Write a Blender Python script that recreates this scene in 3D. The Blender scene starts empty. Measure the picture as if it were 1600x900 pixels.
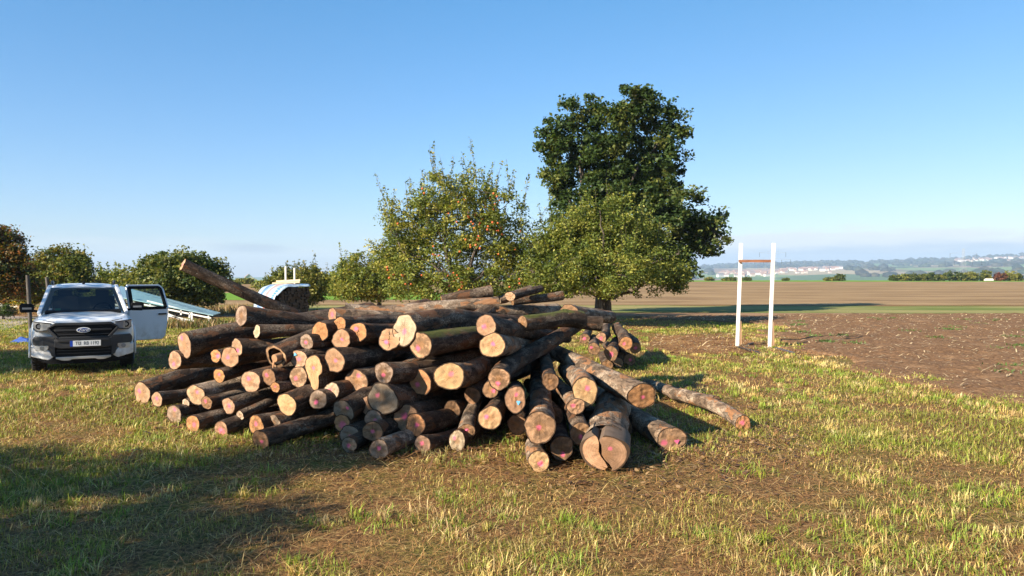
import bpy, bmesh, math, random
import numpy as np
from mathutils import Vector, Matrix, noise as mnoise

R = math.radians
rnd = random.Random(7)
rng = np.random.default_rng(7)
SC = bpy.context.scene
COL = SC.collection

# ------------------------------------------------------------------ camera, sky, sun, exposure
FPX = 1200.0            # focal length in pixels of the 1600 px wide photograph
HOR = 428.0             # horizon row
CAMZ = 2.0
PITCH = math.atan((450 - HOR) / FPX)
cam_d = bpy.data.cameras.new('camera')
cam = bpy.data.objects.new('camera', cam_d)
COL.objects.link(cam)
cam.location = (0, 0, CAMZ)
cam.rotation_euler = (R(90) - PITCH, 0, 0)
cam_d.sensor_width = 36
cam_d.lens = 36 * FPX / 1600
cam_d.clip_start = 0.1
cam_d.clip_end = 30000
SC.camera = cam

SUN_EL = R(26)
SUN_H = Vector((-1.0, -0.8)).normalized()      # where the sun stands, on the compass
w = bpy.data.worlds.new('World')
SC.world = w
w.use_nodes = True
NT = w.node_tree
NT.nodes.clear()
wo = NT.nodes.new('ShaderNodeOutputWorld')
bg = NT.nodes.new('ShaderNodeBackground')
sky = NT.nodes.new('ShaderNodeTexSky')
sky.sky_type = 'NISHITA'
sky.sun_disc = False
sky.sun_elevation = SUN_EL
sky.sun_rotation = math.atan2(SUN_H.x, SUN_H.y)
sky.altitude = 400
sky.air_density = 1.0
sky.dust_density = 0.3
sky.ozone_density = 1.6
bg.inputs['Strength'].default_value = 0.0725
# thin cloud bank low in the sky, by direction
tc = NT.nodes.new('ShaderNodeTexCoord')
sep = NT.nodes.new('ShaderNodeSeparateXYZ')
NT.links.new(tc.outputs['Generated'], sep.inputs[0])
mp = NT.nodes.new('ShaderNodeMapping')
mp.inputs['Scale'].default_value = (3.0, 3.0, 22.0)
NT.links.new(tc.outputs['Generated'], mp.inputs[0])
nz = NT.nodes.new('ShaderNodeTexNoise')
nz.inputs['Scale'].default_value = 1.6
nz.inputs['Detail'].default_value = 7
nz.inputs['Roughness'].default_value = 0.6
NT.links.new(mp.outputs[0], nz.inputs['Vector'])
def wmath(op, a, b):
    n = NT.nodes.new('ShaderNodeMath'); n.operation = op
    for i, v in enumerate((a, b)):
        if isinstance(v, (int, float)): n.inputs[i].default_value = v
        else: NT.links.new(v, n.inputs[i])
    return n.outputs[0]
def wramp(v, a, b, c=0.0, d=1.0):
    n = NT.nodes.new('ShaderNodeMapRange'); n.interpolation_type = 'SMOOTHSTEP'
    NT.links.new(v, n.inputs['Value'])
    for k, q in (('From Min', a), ('From Max', b), ('To Min', c), ('To Max', d)): n.inputs[k].default_value = q
    return n.outputs[0]
xr = wramp(sep.outputs['X'], -0.05, 0.30, 0.35, 1.0)        # thicker to the right
edge = wmath('ADD', sep.outputs['Z'], wmath('MULTIPLY', wmath('SUBTRACT', nz.outputs['Fac'], 0.5), 0.085))
edge = wmath('ADD', edge, wmath('MULTIPLY', wmath('SUBTRACT', 1.0, xr), 0.022))
bank = wmath('MULTIPLY', wramp(edge, 0.054, 0.042), xr)
rim = wramp(edge, 0.020, 0.040)
cm = wmath('MULTIPLY', bank, 0.85)
# one small grey cloud low on the left
bx = wmath('MULTIPLY', wmath('ADD', sep.outputs['X'], 0.315), 20.0)
bz = wmath('MULTIPLY', wmath('SUBTRACT', sep.outputs['Z'], 0.031), 130.0)
bd = wmath('ADD', wmath('ADD', wmath('MULTIPLY', bx, bx), wmath('MULTIPLY', bz, bz)), wmath('MULTIPLY', wmath('SUBTRACT', nz.outputs['Fac'], 0.5), 7.0))
small = wmath('MULTIPLY', wramp(bd, 1.3, 0.0), 0.55)
cc_ = NT.nodes.new('ShaderNodeMix'); cc_.data_type = 'RGBA'
NT.links.new(rim, cc_.inputs['Factor'])
cc_.inputs['A'].default_value = (3.0, 3.7, 4.6, 1)
cc_.inputs['B'].default_value = (5.0, 5.2, 5.3, 1)
mx = NT.nodes.new('ShaderNodeMix'); mx.data_type = 'RGBA'
NT.links.new(cm, mx.inputs['Factor'])
tn = NT.nodes.new('ShaderNodeMix'); tn.data_type = 'RGBA'; tn.blend_type = 'MULTIPLY'
tn.inputs['Factor'].default_value = 1.0
NT.links.new(sky.outputs[0], tn.inputs['A'])
tr_ = NT.nodes.new('ShaderNodeMapRange'); tr_.inputs['From Min'].default_value = 0.0; tr_.inputs['From Max'].default_value = 0.36
NT.links.new(sep.outputs['Z'], tr_.inputs['Value'])
tq = NT.nodes.new('ShaderNodeMix'); tq.data_type = 'RGBA'
NT.links.new(tr_.outputs[0], tq.inputs['Factor'])
tq.inputs['A'].default_value = (0.70, 0.725, 0.92, 1)      # air near the horizon
tq.inputs['B'].default_value = (0.45, 0.91, 1.15, 1)      # clearer blue higher up
tx = NT.nodes.new('ShaderNodeMapRange'); tx.interpolation_type = 'SMOOTHSTEP'; tx.inputs['From Min'].default_value = -0.15; tx.inputs['From Max'].default_value = 0.5
NT.links.new(sep.outputs['X'], tx.inputs['Value'])
tw = NT.nodes.new('ShaderNodeMix'); tw.data_type = 'RGBA'; tw.blend_type = 'MULTIPLY'
NT.links.new(tx.outputs[0], tw.inputs['Factor'])
NT.links.new(tq.outputs['Result'], tw.inputs['A'])
tw.inputs['B'].default_value = (0.99, 0.89, 0.84, 1)      # less green and blue towards the right
NT.links.new(tw.outputs['Result'], tn.inputs['B'])
NT.links.new(tn.outputs['Result'], mx.inputs['A'])
NT.links.new(cc_.outputs['Result'], mx.inputs['B'])
m2 = NT.nodes.new('ShaderNodeMix'); m2.data_type = 'RGBA'
NT.links.new(small, m2.inputs['Factor'])
NT.links.new(mx.outputs['Result'], m2.inputs['A'])
m2.inputs['B'].default_value = (2.5, 3.0, 3.6, 1)
NT.links.new(m2.outputs['Result'], bg.inputs['Color'])
NT.links.new(bg.outputs[0], wo.inputs['Surface'])

sl = bpy.data.lights.new('sun', 'SUN')
sl.energy = 5.0
sl.angle = R(0.5)
sl.color = (1.0, 0.875, 0.70)
sun = bpy.data.objects.new('sun', sl)
COL.objects.link(sun)
sv = Vector((SUN_H.x * math.cos(SUN_EL), SUN_H.y * math.cos(SUN_EL), math.sin(SUN_EL)))
sun.rotation_euler = (-sv).to_track_quat('-Z', 'Y').to_euler()
sun.location = (-30, -12, 25)

SC.view_settings.view_transform = 'Standard'
SC.view_settings.look = 'None'
SC.view_settings.gamma = 1
SC.view_settings.exposure = 1.34
SC.view_settings.use_curve_mapping = False
SC.render.engine = 'CYCLES'
SC.cycles.max_bounces = 6
SC.cycles.diffuse_bounces = 2
SC.cycles.glossy_bounces = 3
SC.cycles.transparent_max_bounces = 12
SC.cycles.volume_bounces = 0
SC.cycles.caustics_reflective = False
SC.cycles.caustics_refractive = False

# ------------------------------------------------------------------ pixels to places
CP, SP = math.cos(PITCH), math.sin(PITCH)
def ray(px, py):
    """direction through a pixel of the photograph, scaled to one metre of depth"""
    u, v = (px - 800) / FPX, -(py - 450) / FPX
    y = CP + v * SP
    z = -SP + v * CP
    return Vector((u / y, 1.0, z / y))
def P(px, py, d):
    r = ray(px, py)
    return Vector((r.x * d, d, CAMZ + r.z * d))
def G(px, py, z=0.0):
    r = ray(px, py)
    return P(px, py, (z - CAMZ) / r.z)

# ------------------------------------------------------------------ objects and tags
def tag(o, label=None, cat=None, group=None, kind=None):
    if label: o['label'] = label
    if cat: o['category'] = cat
    if group: o['group'] = group
    if kind: o['kind'] = kind
    return o
def empty(name, loc=(0, 0, 0), rz=0.0):
    o = bpy.data.objects.new(name, None)
    o.location = loc
    o.rotation_euler = (0, 0, rz)
    o.empty_display_size = 0.1
    COL.objects.link(o)
    return o
def link(me, name, mats, parent=None, loc=None):
    o = bpy.data.objects.new(name, me)
    for m in (mats if isinstance(mats, (list, tuple)) else [mats]):
        me.materials.append(m)
    COL.objects.link(o)
    if parent: o.parent = parent
    if loc is not None: o.location = loc
    return o
def copy_tree(o, parent=None):
    c = o.copy(); COL.objects.link(c)
    if parent: c.parent = parent
    for ch in list(o.children): copy_tree(ch, c)
    return c

class MB:
    """collects shapes and links them as one mesh object"""
    def __init__(s): s.v, s.f, s.m, s.sm = [], [], [], []
    def add(s, vs, fs, m=0, smooth=False):
        b = len(s.v)
        s.v += [tuple(x) for x in vs]
        s.f += [tuple(i + b for i in q) for q in fs]
        s.m += [m] * len(fs); s.sm += [smooth] * len(fs)
    def box(s, c, d, m=0, rot=None):
        hx, hy, hz = d[0] / 2, d[1] / 2, d[2] / 2
        vs = [Vector((x, y, z)) for x in (-hx, hx) for y in (-hy, hy) for z in (-hz, hz)]
        if rot is not None: vs = [rot @ q for q in vs]
        c = Vector(c)
        s.add([q + c for q in vs], [(0, 1, 3, 2), (4, 6, 7, 5), (0, 4, 5, 1), (2, 3, 7, 6), (0, 2, 6, 4), (1, 5, 7, 3)], m)
    def bar(s, a, b, wd, h=None, m=0):
        a, b = Vector(a), Vector(b)
        d = b - a
        s.box((a + b) / 2, (h or wd, wd, d.length), m, d.to_track_quat('Z', 'X').to_matrix())
    def tube(s, pts, rad, n=8, m=0, caps=True, smooth=True):
        pts = [Vector(p) for p in pts]
        if not isinstance(rad, (list, tuple)): rad = [rad] * len(pts)
        vs, fs = [], []
        up = None
        for i, p in enumerate(pts):
            t = (pts[min(i + 1, len(pts) - 1)] - pts[max(i - 1, 0)]).normalized()
            if up is None: up = t.orthogonal()
            up = (up - t * up.dot(t)).normalized()
            sd = t.cross(up)
            for k in range(n):
                a = 2 * math.pi * k / n
                vs.append(p + (up * math.cos(a) + sd * math.sin(a)) * rad[i])
        for i in range(len(pts) - 1):
            for k in range(n):
                fs.append((i * n + k, i * n + (k + 1) % n, (i + 1) * n + (k + 1) % n, (i + 1) * n + k))
        s.add(vs, fs, m, smooth)
        if caps:
            s.add(vs[:n], [tuple(reversed(range(n)))], m)
            s.add(vs[-n:], [tuple(range(n))], m)
    def prism(s, poly, a, b, m=0):
        """polygon of 2-D points carried from map a to map b (functions x, z -> point)"""
        n = len(poly)
        vs = [a(*p) for p in poly] + [b(*p) for p in poly]
        s.add(vs, [tuple(reversed(range(n))), tuple(range(n, 2 * n))] + [(i, (i + 1) % n, n + (i + 1) % n, n + i) for i in range(n)], m)
    def build(s, name, mats, parent=None, loc=None, bevel=0.0):
        me = bpy.data.meshes.new(name)
        me.from_pydata(s.v, [], s.f)
        me.polygons.foreach_set('material_index', s.m)
        me.polygons.foreach_set('use_smooth', s.sm)
        me.update()
        bm = bmesh.new(); bm.from_mesh(me)
        bmesh.ops.recalc_face_normals(bm, faces=bm.faces)
        bm.to_mesh(me); bm.free()
        o = link(me, name, mats, parent, loc)
        if bevel:
            b = o.modifiers.new('bevel', 'BEVEL'); b.width = bevel; b.segments = 2; b.limit_method = 'ANGLE'
        return o

def np_mesh(name, verts, faces, mats, colors=None, parent=None, smooth=False, loc=None):
    """fast mesh from arrays: verts (n,3), faces (m,k)"""
    me = bpy.data.meshes.new(name)
    k = faces.shape[1]
    me.vertices.add(len(verts)); me.vertices.foreach_set('co', np.ascontiguousarray(verts, dtype=np.float32).ravel())
    me.loops.add(faces.size); me.loops.foreach_set('vertex_index', np.ascontiguousarray(faces, dtype=np.int32).ravel())
    me.polygons.add(len(faces))
    me.polygons.foreach_set('loop_start', np.arange(0, faces.size, k, dtype=np.int32))
    me.polygons.foreach_set('loop_total', np.full(len(faces), k, dtype=np.int32))
    if smooth: me.polygons.foreach_set('use_smooth', np.ones(len(faces), dtype=bool))
    if colors is not None:
        a = me.color_attributes.new('tint', 'FLOAT_COLOR', 'POINT')
        c = np.ones((len(verts), 4), dtype=np.float32); c[:, :colors.shape[1]] = colors
        a.data.foreach_set('color', c.ravel())
    me.update(calc_edges=True)
    me.validate()
    return link(me, name, mats, parent, loc)

def vnoise(x, y, scale, seed):
    """smooth value noise on arrays"""
    r = np.random.default_rng(seed).random((256, 256))
    fx, fy = x * scale + 1000.3, y * scale + 1000.7
    ix, iy = np.floor(fx).astype(int), np.floor(fy).astype(int)
    tx, ty = fx - ix, fy - iy
    tx, ty = tx * tx * (3 - 2 * tx), ty * ty * (3 - 2 * ty)
    g = lambda a, b: r[a % 256, b % 256]
    return (g(ix, iy) * (1 - tx) + g(ix + 1, iy) * tx) * (1 - ty) + (g(ix, iy + 1) * (1 - tx) + g(ix + 1, iy + 1) * tx) * ty

# ------------------------------------------------------------------ materials
class NG:
    """small helper for node materials"""
    def __init__(s, name):
        s.mat = bpy.data.materials.new(name); s.mat.use_nodes = True
        s.t = s.mat.node_tree; s.b = s.t.nodes['Principled BSDF']; s.out = s.t.nodes['Material Output']
    def n(s, typ, **kw):
        x = s.t.nodes.new(typ)
        for k, v in kw.items(): setattr(x, k, v)
        return x
    def put(s, sock, v):
        if hasattr(v, 'is_output'): s.t.links.new(v, sock)
        elif isinstance(v, tuple) and len(v) == 3 and sock.type == 'RGBA': sock.default_value = (*v, 1)
        else: sock.default_value = v
    def math(s, op, a, b=0.0, c=None, clamp=False):
        x = s.n('ShaderNodeMath', operation=op, use_clamp=clamp)
        s.put(x.inputs[0], a); s.put(x.inputs[1], b)
        if c is not None: s.put(x.inputs[2], c)
        return x.outputs[0]
    def mix(s, f, a, b, mode='MIX'):
        x = s.n('ShaderNodeMix', data_type='RGBA', blend_type=mode)
        s.put(x.inputs['Factor'], f); s.put(x.inputs['A'], a); s.put(x.inputs['B'], b)
        return x.outputs['Result']
    def noise(s, vec=None, scale=5, detail=6, rough=0.6, dist=0.0):
        x = s.n('ShaderNodeTexNoise')
        if vec is not None: s.t.links.new(vec, x.inputs['Vector'])
        x.inputs['Scale'].default_value = scale; x.inputs['Detail'].default_value = detail
        x.inputs['Roughness'].default_value = rough; x.inputs['Distortion'].default_value = dist
        return x.outputs['Fac']
    def rng(s, v, a, b, c=0.0, d=1.0, smooth=True):
        x = s.n('ShaderNodeMapRange')
        if smooth: x.interpolation_type = 'SMOOTHSTEP'
        s.put(x.inputs['Value'], v)
        for k, q in (('From Min', a), ('From Max', b), ('To Min', c), ('To Max', d)): x.inputs[k].default_value = q
        return x.outputs[0]
    def pos(s): return s.n('ShaderNodeNewGeometry').outputs['Position']
    def objc(s): return s.n('ShaderNodeTexCoord').outputs['Object']
    def mapv(s, v, scale=(1, 1, 1), rot=(0, 0, 0)):
        x = s.n('ShaderNodeMapping'); s.t.links.new(v, x.inputs[0])
        x.inputs['Scale'].default_value = scale; x.inputs['Rotation'].default_value = rot
        return x.outputs[0]
    def uv(s, name):
        return s.n('ShaderNodeUVMap', uv_map=name).outputs[0]
    def attr(s, name): return s.n('ShaderNodeAttribute', attribute_name=name)
    def bump(s, h, strength=0.5, dist=0.02):
        x = s.n('ShaderNodeBump'); x.inputs['Strength'].default_value = strength; x.inputs['Distance'].default_value = dist
        s.put(x.inputs['Height'], h); s.t.links.new(x.outputs[0], s.b.inputs['Normal'])
    def fin(s, col=None, rough=0.7, metal=0.0, spec=None):
        if col is not None: s.put(s.b.inputs['Base Color'], col)
        s.put(s.b.inputs['Roughness'], rough); s.put(s.b.inputs['Metallic'], metal)
        if spec is not None: s.put(s.b.inputs['Specular IOR Level'], spec)
        return s.mat

def plain(name, col, rough=0.6, metal=0.0, var=0.12, scale=6.0, spec=None):
    g = NG(name)
    f = g.noise(g.objc(), scale, 5)
    c = g.mix(f, tuple(x * (1 - var) for x in col), tuple(min(1, x * (1 + var)) for x in col))
    return g.fin(c, rough, metal, spec)

def leaf_mat(name, trans=0.35):
    g = NG(name)
    c = g.attr('tint').outputs['Color']
    g.fin(c, 0.55, 0, 0.3)
    tr = g.n('ShaderNodeBsdfTranslucent')
    g.put(tr.inputs['Color'], g.mix(1.0, c, (1.5, 1.5, 0.6), 'MULTIPLY'))
    ms = g.n('ShaderNodeMixShader'); ms.inputs[0].default_value = trans
    g.t.links.new(g.b.outputs[0], ms.inputs[1]); g.t.links.new(tr.outputs[0], ms.inputs[2])
    g.t.links.new(ms.outputs[0], g.out.inputs['Surface'])
    return g.mat

M = {}
M['leaf'] = leaf_mat('leaf', 0.3)
M['blade'] = leaf_mat('grass_blade', 0.25)

def m_tree_bark():
    g = NG('tree_bark')
    v = g.mapv(g.objc(), (6, 6, 1.6))
    f = g.noise(v, 2.5, 8, 0.7)
    c = g.mix(g.rng(f, 0.35, 0.7), (0.05, 0.038, 0.028), (0.17, 0.14, 0.11))
    g.bump(f, 0.8, 0.03)
    return g.fin(c, 0.9, 0, 0.15)
M['tree_bark'] = m_tree_bark()

def m_log_bark(kind):
    g = NG(kind)
    uv = g.uv('bark')                       # u around, v along, metres
    big = g.noise(g.mapv(uv, (1.2, 0.8, 1)), 3.0, 5, 0.6)
    fl = g.noise(g.mapv(uv, (7.0, 2.2, 1)), 3.0, 8, 0.72, 0.6)
    fine = g.noise(g.mapv(uv, (16, 9, 1)), 4.0, 6, 0.7)
    wn = g.n('ShaderNodeTexNoise'); g.t.links.new(uv, wn.inputs['Vector']); wn.inputs['Scale'].default_value = 6; wn.inputs['Detail'].default_value = 5
    ws_ = g.n('ShaderNodeVectorMath', operation='SCALE'); g.t.links.new(wn.outputs['Color'], ws_.inputs[0]); ws_.inputs['Scale'].default_value = 0.22
    wuv = g.n('ShaderNodeVectorMath', operation='ADD'); g.t.links.new(uv, wuv.inputs[0]); g.t.links.new(ws_.outputs[0], wuv.inputs[1])
    x = g.n('ShaderNodeTexVoronoi', feature='DISTANCE_TO_EDGE')
    g.put(x.inputs['Vector'], g.mapv(wuv.outputs[0], (8.0, 2.2, 1))); x.inputs['Scale'].default_value = 2.0
    cr = g.rng(x.outputs['Distance'], 0.0, 0.10)
    if kind == 'dark_bark':
        dark, mid, lite, red = (0.024, 0.015, 0.010), (0.075, 0.048, 0.032), (0.25, 0.20, 0.15), (0.15, 0.066, 0.03)
    else:
        dark, mid, lite, red = (0.055, 0.036, 0.025), (0.22, 0.155, 0.105), (0.48, 0.40, 0.31), (0.32, 0.145, 0.06)
    c = g.mix(g.rng(fl, 0.32, 0.62), dark, mid)
    c = g.mix(g.rng(big, 0.43, 0.62), c, g.mix(g.rng(fine, 0.4, 0.62), mid, lite))
    c = g.mix(g.math('MULTIPLY', g.rng(g.noise(g.mapv(uv, (2.4, 1.0, 1)), 4.0, 6, 0.65), 0.58, 0.66), 0.85), c, red)
    c = g.mix(g.math('MULTIPLY', g.math('SUBTRACT', 1.0, cr), 0.32), c, dark)
    pv = g.n('ShaderNodeTexVoronoi'); g.put(pv.inputs['Vector'], g.mapv(wuv.outputs[0], (5.5, 2.4, 1))); pv.inputs['Scale'].default_value = 2.2
    pc = g.n('ShaderNodeSeparateColor'); g.t.links.new(pv.outputs['Color'], pc.inputs[0])
    lo_, hi_ = ((0.62, 1.35) if kind == 'dark_bark' else (0.45, 1.45))
    c = g.mix(1.0, c, g.mix(pc.outputs[0], (lo_, lo_, lo_), (hi_, hi_ * .97, hi_ * .93)), 'MULTIPLY')
    c = g.mix(g.math('MULTIPLY', g.rng(pc.outputs[1], 0.80, 0.84), 0.7), c, red)
    lich = g.rng(g.noise(g.mapv(uv, (8, 6, 1)), 3.5, 4, 0.5), 0.68, 0.74)
    c = g.mix(g.math('MULTIPLY', lich, 0.7), c, (0.36, 0.36, 0.3))
    h = g.math('ADD', g.math('ADD', g.math('MULTIPLY', pc.outputs[0], 0.5), g.math('MULTIPLY', fl, 0.8)), g.math('ADD', g.math('MULTIPLY', cr, 0.3), g.math('MULTIPLY', fine, 0.5)))
    g.bump(h, 0.9, 0.022)
    return g.fin(c, 0.85, 0, 0.2)
M['dark_bark'] = m_log_bark('dark_bark')
M['pale_bark'] = m_log_bark('pale_bark')

def m_cut():
    g = NG('sawn_wood')
    uv = g.uv('face'); pu = g.uv('paint')
    tint = g.attr('tint').outputs['Color']
    opt = g.n('ShaderNodeSeparateColor'); g.t.links.new(g.attr('opt').outputs['Color'], opt.inputs[0])
    stain, crack, seed = opt.outputs[0], opt.outputs[1], opt.outputs[2]
    rnd4 = g.n('ShaderNodeCombineXYZ'); g.put(rnd4.inputs[0], g.math('MULTIPLY', seed, 37.0)); g.put(rnd4.inputs[1], g.math('MULTIPLY', seed, 91.0))
    ad = g.n('ShaderNodeVectorMath', operation='ADD'); g.t.links.new(uv, ad.inputs[0]); g.t.links.new(rnd4.outputs[0], ad.inputs[1])
    q = ad.outputs[0]
    sep = g.n('ShaderNodeSeparateXYZ'); g.t.links.new(uv, sep.inputs[0])
    ln = g.n('ShaderNodeVectorMath', operation='LENGTH'); g.t.links.new(uv, ln.inputs[0]); r = ln.outputs['Value']
    n1 = g.noise(q, 1.6, 5, 0.6); n2 = g.noise(q, 5, 6, 0.65); n3 = g.noise(g.mapv(q, (30, 3, 1), (0, 0, 0.6)), 1.5, 4)
    c = g.mix(1.0, tint, g.mix(n2, (0.55, 0.52, 0.48), (1.18, 1.17, 1.14)), 'MULTIPLY')
    c = g.mix(g.math('MULTIPLY', g.rng(n3, 0.45, 0.62), 0.22), c, (0.25, 0.15, 0.07))
    ring = g.math('SINE', g.math('MULTIPLY', g.math('ADD', r, g.math('MULTIPLY', n1, 0.12)), 62.0))
    c = g.mix(g.math('MULTIPLY', g.rng(ring, 0.0, 1.0), 0.26), c, (0.20, 0.11, 0.05))
    sm = g.math('MULTIPLY', g.rng(g.math('SUBTRACT', g.math('ADD', n1, g.math('MULTIPLY', n2, 0.45)), g.math('MULTIPLY', r, 0.18)), 0.44, 0.70), g.math('ADD', g.math('MULTIPLY', stain, 0.85), 0.26, clamp=True))
    c = g.mix(g.math('MULTIPLY', sm, 0.9), c, (0.11, 0.062, 0.032))
    hr = g.rng(g.math('ADD', r, g.math('MULTIPLY', n1, 0.3)), 0.62, 0.3)
    c = g.mix(g.math('MULTIPLY', hr, 0.28), c, (0.36, 0.16, 0.05))
    wob = g.math('MULTIPLY', g.math('SUBTRACT', n1, 0.5), 0.5)
    l1 = g.rng(g.math('ABSOLUTE', g.math('ADD', sep.outputs[0], wob)), 0.035, 0.012)
    l2 = g.rng(g.math('ABSOLUTE', g.math('ADD', g.math('SUBTRACT', sep.outputs[1], g.math('MULTIPLY', sep.outputs[0], 0.2)), wob)), 0.024, 0.008)
    l2 = g.math('MULTIPLY', l2, g.rng(sep.outputs[0], 0.3, 0.1))
    ck = g.math('MULTIPLY', g.math('MULTIPLY', g.math('MAXIMUM', l1, l2), g.rng(r, 0.85, 0.7)), crack)
    c = g.mix(ck, c, (0.02, 0.012, 0.008))
    # drying checks that run out from the heart
    an = g.math('ARCTAN2', sep.outputs[1], sep.outputs[0])
    cv = g.n('ShaderNodeCombineXYZ'); g.put(cv.inputs[0], g.math('MULTIPLY', g.math('COSINE', an), 2.6)); g.put(cv.inputs[1], g.math('MULTIPLY', g.math('SINE', an), 2.6)); g.put(cv.inputs[2], g.math('MULTIPLY', seed, 53.0))
    nr = g.noise(cv.outputs[0], 3.0, 3, 0.5)
    rc = g.math('MULTIPLY', g.rng(g.math('ABSOLUTE', g.math('SUBTRACT', nr, 0.5)), 0.020, 0.004), g.math('MULTIPLY', g.rng(r, 0.10, 0.22), g.rng(g.math('ADD', r, g.math('MULTIPLY', n2, 0.5)), 0.95, 0.65)))
    c = g.mix(g.math('MULTIPLY', rc, 0.75), c, (0.05, 0.028, 0.015))
    c = g.mix(g.rng(g.math('ADD', r, g.math('MULTIPLY', g.math('SUBTRACT', n2, 0.5), 0.06)), 0.90, 0.93), c, (0.06, 0.036, 0.022))
    pl = g.n('ShaderNodeVectorMath', operation='LENGTH'); g.t.links.new(pu, pl.inputs[0])
    pd = g.math('ADD', pl.outputs['Value'], g.math('MULTIPLY', g.math('SUBTRACT', g.noise(q, 4.5, 5, 0.65), 0.5), 1.3))
    pm = g.math('MULTIPLY', g.rng(pd, 1.05, 0.25), g.math('ADD', 0.58, g.math('MULTIPLY', g.math('FRACT', g.math('MULTIPLY', seed, 7.31)), 0.36)))
    c = g.mix(pm, c, (0.80, 0.13, 0.25))
    g.bump(g.math('ADD', n3, g.math('MULTIPLY', n2, 0.6)), 0.35, 0.01)
    return g.fin(c, 0.8, 0, 0.2)
M['cut'] = m_cut()
M['dark_hollow'] = plain('dark_hollow', (0.02, 0.013, 0.009), 0.95, 0, 0.3, 20)
# ------------------------------------------------------------------ the ground, one sheet out to the hills
def ridge(u):
    xs = [-3.0, -0.8, -0.40, -0.33, -0.2, 0.2, 0.25, 0.33, 0.42, 0.54, 0.667, 0.9, 3.0]
    ys = [30, 10, -22, -26, 20, 60, 64, 74, 90, 104, 126, 136, 110]
    return np.interp(u, xs, ys)
def height(x, y):
    d = np.sqrt(x * x + y * y)
    u = np.where(y > 1, x / np.maximum(y, 1), np.sign(x) * 3)
    s = ridge(u)
    low = np.where(u > 0, -42.0, -52.0)
    z = np.interp(d, [0, 236, 900, 1500], [0, 0, -1, -1])
    out = np.where(d <= 236, 0, 0.0)
    t1 = np.clip((d - 236) / 900, 0, 1); t1 = t1 * t1 * (3 - 2 * t1)
    t2 = np.clip((d - 1500) / 4700, 0, 1); t2 = t2 ** 0.9
    out = low * t1 + (s - low) * t2
    far = np.clip((d - 1800) / 1500, 0, 1)
    out = out + far * (vnoise(x, y, 1 / 700.0, 3) - 0.5) * 16 + far * (vnoise(x, y, 1 / 260.0, 4) - 0.5) * 6
    return np.where(d <= 236, 0.0, out)

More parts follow.
